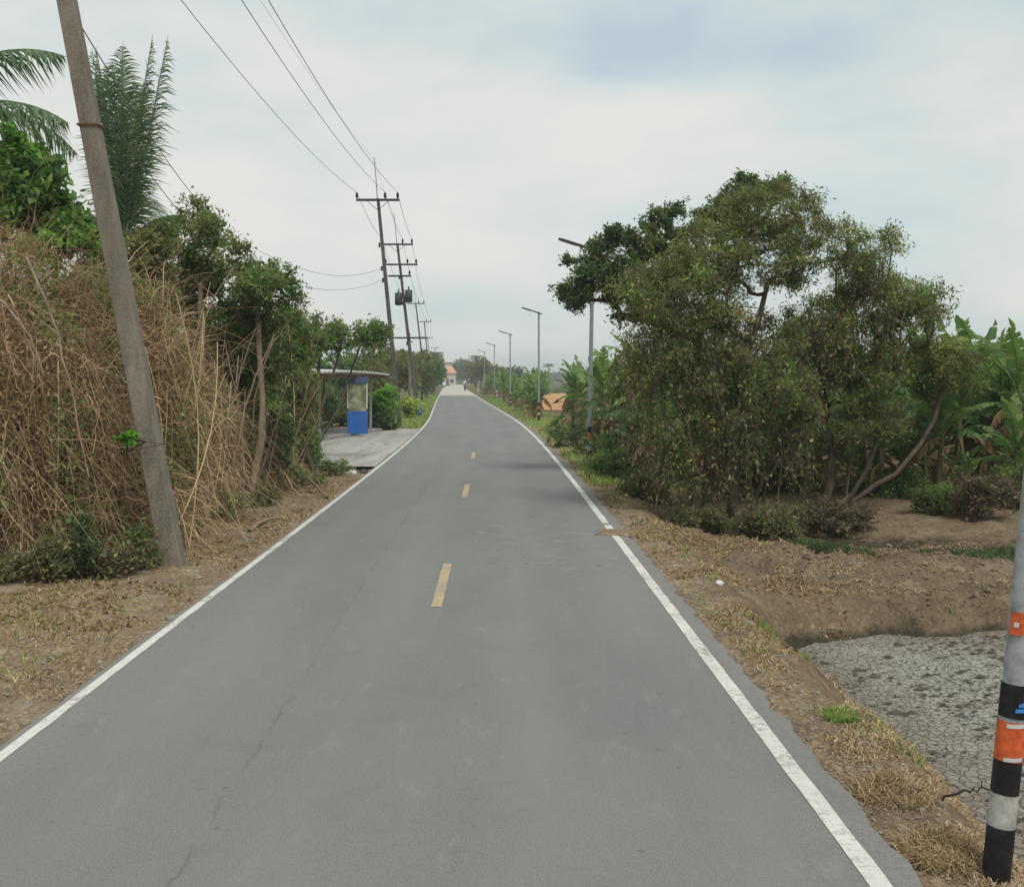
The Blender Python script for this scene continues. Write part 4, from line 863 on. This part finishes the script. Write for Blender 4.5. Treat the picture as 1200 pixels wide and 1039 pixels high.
# ------------------------------------------------------------------ utility poles
def upole(label, base, top, H, r0=.17, r1=.10, arm=True, extra=0, spike=True, square=True, grp='concrete utility poles left of the road', armrot=0):
    e = empty('utility_pole', base, label, 'utility pole', grp); d = np.array(top)-np.array(base); d = d/d[2]
    q = lambda z: d*z
    n = 4 if square else 10; z = np.linspace(-.2, H, 10); P = np.array([q(k) for k in z]); rr = np.interp(z, [0, H], [r0, r1])
    A = Acc(); an = np.arange(4)*math.pi/2+math.pi/4
    V = np.stack([np.stack([P[:, 0]+rr*1.3*math.cos(a), P[:, 1]+rr*1.3*math.sin(a), P[:, 2]], -1) for a in an], 1).reshape(-1, 3)
    i = np.arange(40).reshape(10, 4); nx = np.roll(i, -1, 1); f = np.stack([i[:-1], nx[:-1], nx[1:], i[1:]], -1).reshape(-1, 4)
    A.add(V, np.concatenate([f, [[36, 37, 38, 39]]]), 'pole' if base[1] < 30 else 'polefar'); bevel(A.build('pole', e, False), .018, 2)
    ins = []
    def cross(z, w, off=0, ni=(-1, .35, .95), tilt=.0):
        c = q(z); A = Acc(); A.box(c+[off, -.16, 0], (w, .1, .12), 'dark'); A.build('crossarm', e, False)
        for k in ni:
            p = c+[off+k*w/2*.97, -.16, .06]; t = [0, .05, .06, .14, .15, .24, .25, .33]; rad = [.03, .03, .07, .06, .08, .06, .07, .03]
            Acc().tubes([[p+[0, 0, a] for a in t]], [rad], 'porcelain', 8).build('insulator', e); ins.append(np.array(base)+p+[0, 0, .33])
    if arm:
        cross(H-.1, 2.2)
        c = q(H-.1)
        for s in (-1, 1): Acc().tubes([[c+[s*.55, -.14, -.05], c+[s*.3, -.15, -.28], c+[0, -.12, -.5]]], [[.015]*3], 'dark', 5).build('brace', e)
    if spike: Acc().tubes([[q(H)-[0, .1, .3], q(H+1), q(H+2.1)]], [[.035, .03, .025]], 'galv', 6).build('lightning_rod', e)
    if extra >= 1:
        for z, dx in ((H-2.4, -.12), (H-3.6, -.12), (H-4.2, -.12), (H-7, -.12)):
            A = Acc(); A.tubes([[q(z)+[dx-.02, -.1, -.12], q(z)+[dx-.02, -.1, .12]]], [[.05, .05]], 'porcelain', 8); A.build('bracket', e)
    if extra >= 2:
        cross(H-1.5, 2.3, .1, (-.95, .4, .95)); cross(H-2.3, 1.6, -.1, (.9,)); 
        for dx, z in ((-.35, H-3.9), (.38, H-3.7)):
            c = q(z)+[dx, -.2, 0]; A = Acc().tubes([[c-[0, 0, .45], c-[0, 0, .4], c+[0, 0, .4], c+[0, 0, .45]]], [[.1, .26, .26, .12]], 'dark', 14); A.build('transformer', e)
            Acc().tubes([[c+[0, 0, .45], c+[0, 0, .6], c+[0, 0, .7]]], [[.05, .06, .02]], 'porcelain', 8).build('bushing', e)
        c = q(5.3); A = Acc(); A.box(c+[.1, -.16, 0], (2.5, .1, .12), 'dark'); A.build('crossarm', e, False)
    return e, ins, q
def tops(px, Y, z): return ((px-HX)*Y/F, Y, z)
P1b = np.array([-4.56, 16.07, -.05]); d1 = (W(80, 0, 16.07)-W(205, 660, 16.07)); H1 = 11.9; t1 = P1b+d1/d1[2]*H1
p1 = upole('nearest utility pole, thick weathered concrete leaning left in front of the brown thicket', P1b, t1, H1, .155, .105, extra=0)
for z_ in (5.95,):
    cp = p1[2](z_); Acc().box((cp[0], cp[1], cp[2]), (.285, .285, .025), 'rust').build('clamp_band', p1[0], False)
b2_ = np.array([-5.75, 61, 0]); p2 = upole('second utility pole with three insulators on its crossarm beside the bus shelter', b2_, np.array([-6.87, 61, 11.7]), 11.7, .135, .08, extra=1)
p3 = upole('third utility pole carrying stacked crossarms and a pair of transformers', (-6.6, 83, 0), np.array([-8.0, 83, 11.9]), 11.9, .14, .085, extra=2)
p4 = upole('fourth utility pole, thin and grey above the hedge', (-10.5, 147, 0), np.array([-11.9, 147, 11.8]), 11.8, .13, .08)
p5 = upole('fifth utility pole, close behind the fourth', (-13.0, 190, 0), np.array([-14.0, 190, 11.6]), 11.6, .13, .08, spike=False)
p6 = upole('sixth utility pole, faint in the distance', (-17.3, 262, 0), np.array([-18.6, 262, 11.4]), 11.4, .13, .08, spike=False)
p7 = upole('farthest faint utility pole', (-21.5, 350, 0), np.array([-22.6, 350, 11.4]), 11.4, .13, .08, spike=False)
# a slim service pole between shelter and hedge
e = empty('service_pole', (-7.9, 92, 0), 'slim pale service pole standing between the second and third utility poles', 'pole')
Acc().tubes([[(0, 0, 0), (0, 0, 3), (-.05, 0, 6)]], [[.12, .11, .09]], 'pole', 8).build('pole', e); Acc().box((0, -.1, 5.3), (.5, .08, .08), 'dark').build('crossarm', e, False)
def span(A, a, b_, sag, r=.009, K=24):
    t = np.linspace(0, 1, K)[:, None]; P = np.asarray(a)*(1-t)+np.asarray(b_)*t; P[:, 2] -= (4*sag*t*(1-t))[:, 0]; A.tubes(P[None], np.full((1, K), r), 'wire', 4)
back = np.array([4.3*0-3.4, -34, 11.9])
for k in range(3):
    A = Acc(); pts_ = [p[1][k] for p in (p1, p2, p3, p4, p5, p6, p7)]; off = pts_[0]-np.array([t1[0], t1[1], 0])
    span(A, np.array([-5.4+off[0], -28, 12.2]), pts_[0], .6, .011)
    for a, b_, sg in zip(pts_[:-1], pts_[1:], (.75, .25, .7, .5, .7, .8)): span(A, a, b_, sg, .012)
    tag(A.build('power_line'), ['left conductor strung over the utility pole crossarms', 'middle conductor strung over the utility pole crossarms', 'right conductor strung over the utility pole crossarms'][k], 'power line', 'power lines over the left verge')
A = Acc(); tp = [np.array(q_[2](H))+np.array(b) for q_, H, b in ((p1, 13.9, P1b), (p2, 13.7, b2_), (p3, 13.9, (-6.6, 83, 0)))]
span(A, (-5.4, -28, 14), tp[0], .4, .005); span(A, tp[0], tp[1], .6, .005); span(A, tp[1], tp[2], .2, .005); tag(A.build('ground_wire'), 'thinnest topmost wire joining the lightning rods', 'power line')
for i, (z1, z2, sg, lab) in enumerate([(7.6, 8.2, .9, 'upper sagging service cable from the nearest pole to the second pole'), (6.6, 7.6, .75, 'lower sagging service cable with a small clamp')]):
    A = Acc(); a = np.array(p1[2](z1))+P1b; b_ = np.array(p2[2](z2))+b2_; a2 = a+[-3.2, 22, -0.3]
    span(A, a, a2, .3, .01); span(A, a2, b_, sg, .008)
    if i: A.tubes([[a2*.6+b_*.4+[0, -.1, -sg*.95], a2*.6+b_*.4+[0, .1, -sg*.95]]], [[.06, .06]], 'dark', 8)
    tag(A.build('service_cable'), lab, 'cable', 'service cables')

# ------------------------------------------------------------------ bus shelter
e = empty('bus_shelter', (-7.7, 50, 0), 'open bus shelter with thin pale roof, left of the second utility pole', 'bus shelter', rz=R(-8.5))
# local x to the right (towards the road), local y along the road
def part(name, c, sz, m, bv=.0, rot=0):
    o = Acc().box(c, sz, m, rot).build(name, e, False)
    if bv: bevel(o, bv)
    return o
part('floor', (-.9, 0, .06), (3.0, 13, .12), 'concrete', .01)
# gently humped sheet roof with corrugations
yy = np.linspace(-6.6, 6.6, 90); xx = np.linspace(-2.3, .95, 9); X, Y = np.meshgrid(xx, yy); Z = 2.78+.16*np.cos((Y/6.6)*1.3)+(.14*(X+2.3)/3.25)*-1+.02*np.sin(Y*12)
V = np.stack([X, Y, Z], -1).reshape(-1, 3); i = np.arange(90*9).reshape(90, 9); f = np.stack([i[:-1, :-1], i[:-1, 1:], i[1:, 1:], i[1:, :-1]], -1).reshape(-1, 4)
o = Acc().add(V, f, 'roofsheet').build('roof', e, False); s = o.modifiers.new('s', 'SOLIDIFY'); s.thickness = .06
for x in (-2.1, .75): part('roof_beam', (x, 0, 2.58), (.07, 12.6, .14), 'rust')
for x, y in ((-2.1, -6), (-2.1, 0), (-2.1, 6), (.62, -3.2), (.62, 4.4)): part('post', (x, y, 1.32), (.08, .08, 2.4), 'concrete' if x > 0 else 'rust')
part('bench_seat', (-1.5, 0, .5), (.5, 8, .07), 'concrete', .01)
for y in (-3.4, 3.4): part('bench_leg', (-1.5, y, .29), (.4, .12, .34), 'concrete')
e = empty('notice_board', (-6.65, 51.2, .02), 'upright board, blue below and olive picture above, at the front of the bus shelter', 'notice board', rz=R(2))
part('board', (0, 0, .57), (.86, .16, .98), 'blue', .01)
part('frame', (-.41, 0, 1.72), (.05, .14, 1.1), 'white'); part('frame', (.41, 0, 1.72), (.05, .14, 1.1), 'white'); part('header', (0, 0, 2.38), (.88, .15, .3), 'bluedark', .01)
m, nt, b = mat('faded_picture'); b.inputs['Roughness'].default_value = .6
n_ = noise(nt, objc(nt), 2.4, 5, .55); nt.links.new(ramp(nt, n_, [(.34, (.10, .11, .045)), (.48, (.2, .21, .1)), (.58, (.33, .33, .24)), (.68, (.45, .46, .4))]), b.inputs['Base Color']); M['picture'] = m
part('picture', (0, -.02, 1.65), (.77, .05, 1.16), 'picture'); part('side_face', (.437, 0, .62), (.012, .15, 1.05), 'bluedark')
# bright hedge block and other greenery near the shelter
bush('bright_bush', 'bright green rounded bush right behind the blue board', at(448, 58), (.88, 1.2, 1.25), 300, 15000, .11, .07, [('bright', .85), ('green', .15)], ncl=110, spread=.25)
bush('dark_bush', 'low dark shaded bush under the bright green bush', at(447, 57.2), (.8, .7, .5), 301, 6000, .1, .05, [('dgreen', 1)], ncl=60, spread=.25)
bush('yellow_bush', 'yellow green shrub just right of the second utility pole', at(480, 74), (.5, .8, .8), 302, 5000, .13, .06, [('yellowgreen', .8), ('green', .2)], ncl=60, spread=.3)
bush('yellow_bush', 'smaller yellow green weeds behind the blue barrel', at(490, 86), (.6, .8, .5), 303, 3500, .13, .06, [('yellowgreen', .5), ('green', .5)], ncl=40, spread=.25)
# blue barrel
x, y = gx(490, 487, 0); e = empty('blue_barrel', (x, y, -.02), 'small blue plastic barrel on the grass verge left of the road', 'barrel')
z = [0, .02, .2, .22, .24, .5, .52, .54, .74, .78]; Acc().tubes([[(0, 0, k) for k in z]], [[.22, .25, .26, .275, .26, .26, .275, .26, .25, .2]], 'blue', 20).build('drum', e); Acc().tubes([[(0, 0, .775), (0, 0, .8), (0, 0, .802)]], [[.2, .2, .001]], 'bluedark', 20).build('lid', e)

# ------------------------------------------------------------------ far trees
def far_tree(seed, mats, rx=2.6, h=6.0):
    rng = np.random.default_rng(seed); e = empty('roadside_tree', (0, 0, 0), 'x', 'tree'); ells = [(0, 0, h*.62, rx*.8, rx*.7, h*.33)]
    for k in range(6): a = rng.uniform(0, 6.28); ells.append((math.cos(a)*rx*.55, math.sin(a)*rx*.5, h*rng.uniform(.35, .85), rx*.45, rx*.45, h*.17))
    p = ell_points(ells, 130, rng, .2); A = Acc(); limbs(A, p, [[(0, 0, -.1), (.1, 0, h*.25), (-.05, .1, h*.5)]], 'bark_grey', rng, .02, .45, .22, 5); A.build('trunk', e)
    A = Acc(); spray(A, p, 9000, .55, .26, .13, mats, rng, .2, None, 3); A.build('crown', e); return e
fts = [far_tree(400, [('green', .7), ('dgreen', .3)]), far_tree(401, [('olive', .7), ('brownolive', .3)], 2.4, 6.5), far_tree(402, [('dgreen', .5), ('olive', .5)], 3, 6)]; fu = [False]*3
def put_tree(k, px, Y, s, label, group):
    x = (px-HX)*Y/F; rz = random.uniform(0, 6.28); s = (s,)*3 if np.isscalar(s) else s
    if not fu[k]:
        fu[k] = True; o = fts[k]; o.location = (x, Y, -.05); o.rotation_euler.z = rz; o.scale = s; o['label'] = label; o['group'] = group; return
    copy_tree(fts[k], (x, Y, -.05), rz, s, label, group)
GL = 'trees along the left verge beyond the poles'
for px, Y, k, s in [(468, 98, 1, (.7, .7, .78)), (452, 104, 1, (.9, .9, .85)), (480, 112, 1, (.6, .6, .85)), (494, 128, 2, (.6, .6, .8)), (430, 96, 2, (.9, .9, .8)), (400, 92, 0, (.9, .9, .8)), (360, 88, 0, (1, 1, .75)), (507, 172, 0, (.75, .8, 1.0)), (500, 150, 0, (.8, .8, 1.0)), (509, 205, 0, (.9, .9, 1.15)), (488, 140, 1, (.9, .9, .95)), (510, 240, 1, (1, 1, 1.25)), (508, 290, 2, (1, 1, 1.5)), (497, 320, 0, (1.2, 1.2, 1.6)), (475, 220, 0, (1.2, 1.2, 1.2)), (440, 180, 2, (1.2, 1.2, 1.1))]:
    lb = {507: 'rounded deep green tree at the left road edge, nearest the vanishing point', 468: 'olive tree straight behind the second utility pole', 452: 'olive tree above the bright bush by the shelter', 494: 'dark tree behind the fourth utility pole'}.get(px, 'tree in the row along the left side far down the road')
    put_tree(k, px, Y, s, lb, GL)
GR = 'trees along the right verge far down the road'
for px, Y, k, s in [(563, 262, 1, (1.0, 1.0, 1.15)), (571, 245, 1, (.8, .9, .95)), (558, 300, 2, (1.0, 1.0, 1.15)), (556, 350, 1, (1.1, 1.1, 1.2)), (580, 270, 2, (1, 1, .95)), (590, 300, 0, (1, 1, 1.0)), (577, 230, 0, (.7, .7, .7)), (602, 320, 2, (1, 1, 1))]:
    put_tree(k, px, Y, s, 'olive tree on the right of the road where it vanishes' if px == 563 else 'tree in the far right row where the road vanishes', GR)
GF = 'trees across the far end of the road'
for px, Y, k, s in [(538, 480, 2, (1.2, 1.2, 1.8)), (546, 470, 2, (1.0, 1.0, 1.6)), (530, 500, 2, (1.5, 1.5, 1.5)), (552, 480, 1, (1.1, 1.1, 1.6)), (518, 500, 0, (1.4, 1.4, 1.5)), (541, 520, 0, (1.5, 1.5, 1.6)), (509, 470, 2, (1.4, 1.4, 1.9)), (560, 500, 2, (1.4, 1.4, 1.5))]:
    put_tree(k, px, Y, s, 'bluish tree closing the far end of the road', GF)
rng = np.random.default_rng(500); A = Acc(); n = 42000
x = rng.uniform(-420, 480, n); y = 720+rng.uniform(0, 60, n); hh = 5.0+8*np.abs(fbm(x*.03, y*.01, 8))+3*fbm(x*.3, y*.1, 18); z = hh*rng.uniform(0, 1, n)**.6
A.leaves(np.stack([x, y, z], -1), 1.6, 1.1, 'far', None, None, rng); tag(A.build('distant_wood'), 'low dark line of trees along the horizon', 'trees', kind='stuff')
kf = dict(nl=22, wl=.9, hang=.8, lw=.07)
for px, Y, H, lab in [(447, 200, 7.6, 'small palm silhouette above the trees left of the second pole'), (512, 330, 9.0, 'distant palm above the salmon roof'), (558, 330, 8.0, 'distant palm above the far right trees'), (643, 420, 6.8, 'tiny palm on the horizon right of the second street lamp')]:
    palm(lab, at(px, Y), H, [(a, 45-25*(i % 2), 2.4, 80, kf) for i, a in enumerate(range(0, 360, 33))], 6, .14, 'palm_tree')

# ------------------------------------------------------------------ far house, vehicles
def house(label, px, Y, w, d, hw, hr, wallm, roofm, rz=0, fl=1):
    global e
    e = empty('house', at(px, Y, 0), label, 'house', rz=rz)
    part('wall', (0, 0, hw/2), (w, d, hw), wallm)
    o = w/2+.5; q = d/2+.5; V = [(-o, -q, hw-.1), (o, -q, hw-.1), (o, q, hw-.1), (-o, q, hw-.1), (-o*.45, 0, hw+hr), (o*.45, 0, hw+hr)]
    Acc().add(V, [(0, 3, 2, 1)], roofm).add(V, [(0, 1, 5, 4), (2, 3, 4, 5)], roofm).add(V, [(1, 2, 5), (3, 0, 4)], roofm).build('roof', e, False)
    for k in range(fl):
        for x in (-w*.28, w*.28): part('window', (x, -d/2-.01, 1.5+3*k), (1.1, .08, 1.1), 'glass')
    part('door', (0, -d/2-.01, 1.05), (.9, .08, 2.1), 'rust')
house('low house with salmon tiled roof at the far end of the road', 525, 430, 5.5, 6, 4.4, 2.4, 'wall', 'salmon', fl=1)
house('taller pale roofed house behind the salmon roof', 523, 455, 4.2, 5, 8.6, 2.0, 'wall', 'roofsheet', fl=2)
def car(label, loc, rz, L=4.2, Wd=1.7, H=1.5, van=False):
    global e
    e = empty('parked_van' if van else 'parked_car', loc, label, 'van' if van else 'car', rz=rz)
    prof = [(-L/2, .35), (-L/2, .8), (-L/2+.2, .95), (-L*.2, 1.0), (-L*.08, H), (L*.3, H), (L*.42, 1.0), (L/2, .9), (L/2, .35)] if not van else [(-L/2, .35), (-L/2, .95), (-L*.36, 1.15), (-L*.26, H), (L*.47, H), (L/2, H*.85), (L/2, .35)]
    n = len(prof); V = [(s*Wd/2*(.86 if z > 1.1 else 1), y, z) for s in (-1, 1) for y, z in prof]
    f = [list(range(n)), list(range(2*n-1, n-1, -1))]; A = Acc()
    for ff in f: A.add(V, [ff], 'carwhite')
    A.add(V, [(i, i+n, (i+1) % n+n, (i+1) % n) for i in range(n)], 'carwhite'); bevel(A.build('body', e, False), .05, 3)
    yr = prof[4][0] if not van else prof[3][0]
    part('windscreen', (0, yr-.16, (1.02+H)/2), (Wd*.78, .12, (H-1.05)*.8), 'glass'); part('rear_window', (0, (L*.36 if not van else L/2+.0), (1.05+H)/2), (Wd*.76, .1, (H-1.05)*.7), 'glass')
    for s in (-1, 1):
        part('side_window', (s*Wd*.455, .1*L, (1.03+H)/2), (.05, L*.34, (H-1.05)*.7), 'glass')
        part('headlight', (s*Wd*.36, -L/2-.01, .75), (.3, .06, .15), 'bag')
        for y in (-L*.31, L*.31):
            w = Acc().tubes([[(s*(Wd/2-.2), y, .31), (s*(Wd/2-.2), y, .31), (s*(Wd/2-.19), y, .31), (s*(Wd/2+.01), y, .31), (s*(Wd/2+.02), y, .31)]], [[.0, .28, .31, .31, .2]], 'tyre', 16).build('wheel', e)
            Acc().tubes([[(s*(Wd/2+.015), y, .31), (s*(Wd/2+.025), y, .31), (s*(Wd/2+.03), y, .31)]], [[.19, .17, .001]], 'galv', 12).build('rim', w)
car('white car parked at the left road edge in the far distance', (float(cx(330))-3.4, 330, 0), R(3))
car('white van standing on the right of the road in the far distance', (float(cx(365))+3.4, 365, 0), R(3), 4.6, 1.75, 1.95, True)
# motorcycle and rider
mb = np.array([float(cx(225))+1.9, 225, 0]); e = empty('motorcycle', mb, 'small motorcycle on the right lane in the far distance', 'motorcycle')
def torus(name, c, r, rr, m):
    a = np.linspace(0, 2*np.pi, 25); P = np.stack([0*a+c[0], c[1]+r*np.cos(a), c[2]+r*np.sin(a)], -1); return Acc().tubes(P[None], np.full((1, 25), rr), m, 8).build(name, e)
for y in (-.62, .62): w = torus('wheel', (0, y, .28), .24, .045, 'tyre'); Acc().tubes([[(-.03, y, .28), (.03, y, .28)]], [[.2, .2]], 'galv', 10).build('hub', w)
Acc().tubes([[(0, -.62, .28), (0, -.5, .62), (0, -.4, .98)]], [[.04, .05, .04]], 'dark', 8).build('fork', e); Acc().tubes([[(-.33, -.33, 1.02), (0, -.42, 1.0), (.33, -.33, 1.02)]], [[.02, .025, .02]], 'dark', 8).build('handlebar', e)
Acc().tubes([[(0, -.45, .7), (0, -.15, .5), (0, .2, .5), (0, .6, .62)]], [[.1, .14, .15, .08]], 'cloth', 10).build('body', e); Acc().tubes([[(0, -.12, .74), (0, .2, .76), (0, .62, .8)]], [[.08, .12, .08]], 'black', 10).build('seat', e); Acc().tubes([[(0, -.5, .86), (0, -.55, .86)]], [[.08, .06]], 'bag', 10).build('headlight', e)
def person(base):
    J = {'pel': (0, .2, .9), 'ch': (0, .12, 1.2), 'nk': (0, .08, 1.42), 'hd': (0, .04, 1.55), 'hd2': (0, .03, 1.68)}
    for s, n in ((-1, 'l'), (1, 'r')):
        J[n+'sh'] = (s*.19, .1, 1.36); J[n+'el'] = (s*.27, -.08, 1.14); J[n+'wr'] = (s*.29, -.3, 1.05); J[n+'hp'] = (s*.11, .18, .88); J[n+'kn'] = (s*.19, -.22, .76); J[n+'an'] = (s*.17, -.02, .36); J[n+'to'] = (s*.17, -.18, .31)
    E = [('pel', 'ch'), ('ch', 'nk'), ('nk', 'hd'), ('hd', 'hd2')]; rad = dict(pel=.15, ch=.16, nk=.06, hd=.1, hd2=.07)
    for n in 'lr':
        E += [('nk', n+'sh'), (n+'sh', n+'el'), (n+'el', n+'wr'), ('pel', n+'hp'), (n+'hp', n+'kn'), (n+'kn', n+'an'), (n+'an', n+'to')]
        rad.update({n+'sh': .065, n+'el': .045, n+'wr': .035, n+'hp': .09, n+'kn': .06, n+'an': .045, n+'to': .035})
    ks = list(J); me = bpy.data.meshes.new('person'); me.from_pydata([J[k] for k in ks], [(ks.index(a), ks.index(b)) for a, b in E], []); me.materials.append(M['skin'])
    o = bpy.data.objects.new('person', me); C.objects.link(o); o.location = base; sk = o.modifiers.new('skin', 'SKIN'); me.skin_vertices or None
    bm = bmesh.new(); bm.from_mesh(me); L = bm.verts.layers.skin.verify(); bm.verts.ensure_lookup_table()
    for v, k in zip(bm.verts, ks): v[L].radius = (rad[k],)*2; v[L].use_root = (k == 'pel')
    bm.to_mesh(me); bm.free(); o.modifiers.new('s', 'SUBSURF').levels = 1; return o
pr = person(mb); tag(pr, 'person in a dark red shirt riding the small motorcycle far down the road', 'person')
Acc().tubes([[(0, .2, .86), (0, .17, 1.0), (0, .12, 1.2), (0, .09, 1.36), (0, .08, 1.43)]], [[.17, .19, .205, .17, .07]], 'cloth', 12).build('shirt', pr)
a = Acc().tubes([[(0, .05, 1.56), (0, .05, 1.62), (0, .04, 1.7), (0, .04, 1.74)]], [[.125, .135, .1, .01]], 'black', 12).build('helmet', pr)
# small pale markers in the far right verge
for px, Y, lab in [(582, 165, 'short pale concrete marker post on the far right verge'), (616, 112, 'short pale concrete marker post below the third street lamp'), (560, 210, 'low white marker post at the far right road edge')]:
    x, y, z = at(px, Y); x = max(x, float(cx(Y))+3.2); tag(bevel(Acc().box((0, 0, .35), (.18, .18, .8), 'bag').build('marker_post'), .02), lab, 'marker post', 'marker posts').location = (x, y, 0)

# ------------------------------------------------------------------ haze
bpy.ops.mesh.primitive_cube_add(size=1); hz = bpy.context.object; hz.name = 'haze'; hz.scale = (5600, 2900, 22); hz.location = (0, 1250, 7.5); tag(hz, 'thin pale haze over the road and fields', 'haze', kind='stuff')
m = bpy.data.materials.new('haze_air'); m.use_nodes = True; nt = m.node_tree; nt.nodes.clear(); out = nt.nodes.new('ShaderNodeOutputMaterial'); v = nt.nodes.new('ShaderNodeVolumePrincipled')
v.inputs['Color'].default_value = (.86, .9, .92, 1); v.inputs['Density'].default_value = .00065; nt.links.new(v.outputs[0], out.inputs['Volume']); hz.data.materials.append(m)

# ------------------------------------------------------------------ sky and light
SUN_EL, SUN_AZ = 57, 152     # sun high, behind the viewer and a little to the right
w = bpy.data.worlds.new('World'); scene.world = w; w.use_nodes = True; nt = w.node_tree; bg = nt.nodes['Background']
sky = N(nt, 'ShaderNodeTexSky', sky_type='NISHITA'); sky.sun_disc = False; sky.sun_elevation = R(SUN_EL); sky.sun_rotation = R(SUN_AZ); sky.air_density = 1.3; sky.dust_density = 2.5
tc = N(nt, 'ShaderNodeTexCoord'); mp = N(nt, 'ShaderNodeMapping'); mp.inputs['Scale'].default_value = (1.0, 1.0, 2.6); mp.inputs['Location'].default_value = (.35, .1, .2); nt.links.new(tc.outputs['Generated'], mp.inputs[0])
n1 = noise(nt, mp.outputs[0], 4.2, 6, .5, .15); n2 = noise(nt, mp.outputs[0], 1.5, 3, .5)
cloud = ramp(nt, n1, [(.30, (5.1, 6.0, 6.55)), (.42, (5.8, 6.65, 6.7)), (.54, (6.6, 6.9, 6.65)), (.66, (7.3, 7.15, 6.9))])
cov = ramp(nt, mth(nt, 'ADD', mth(nt, 'MULTIPLY', n1, .6), mth(nt, 'MULTIPLY', n2, .4)), [(.38, (.78, .78, .78)), (.55, (.96, .96, .96))])
col = mixc(nt, cov, sky.outputs[0], cloud); nt.links.new(col, bg.inputs[0]); bg.inputs[1].default_value = .1
sl = bpy.data.lights.new('sun', 'SUN'); sl.energy = 2.0; sl.angle = R(20); sl.color = (1, .96, .9); so = bpy.data.objects.new('sun', sl); C.objects.link(so)
az = R(SUN_AZ); dv = Vector((math.sin(az)*math.cos(R(SUN_EL)), math.cos(az)*math.cos(R(SUN_EL)), math.sin(R(SUN_EL)))); so.rotation_euler = dv.to_track_quat('Z', 'Y').to_euler(); so.location = (20, -20, 40)

cam = bpy.data.cameras.new('camera'); co = bpy.data.objects.new('camera', cam); C.objects.link(co); scene.camera = co
co.location = (0, 0, CH); co.rotation_euler = (R(90), 0, 0); cam.sensor_fit = 'HORIZONTAL'; cam.sensor_width = 36; cam.lens = 36*F/1200; cam.shift_y = -76.5/1200; cam.clip_end = 6000; cam.clip_start = .1
scene.view_settings.view_transform = 'Standard'; scene.view_settings.look = 'None'; scene.view_settings.exposure = .17; scene.view_settings.gamma = 1
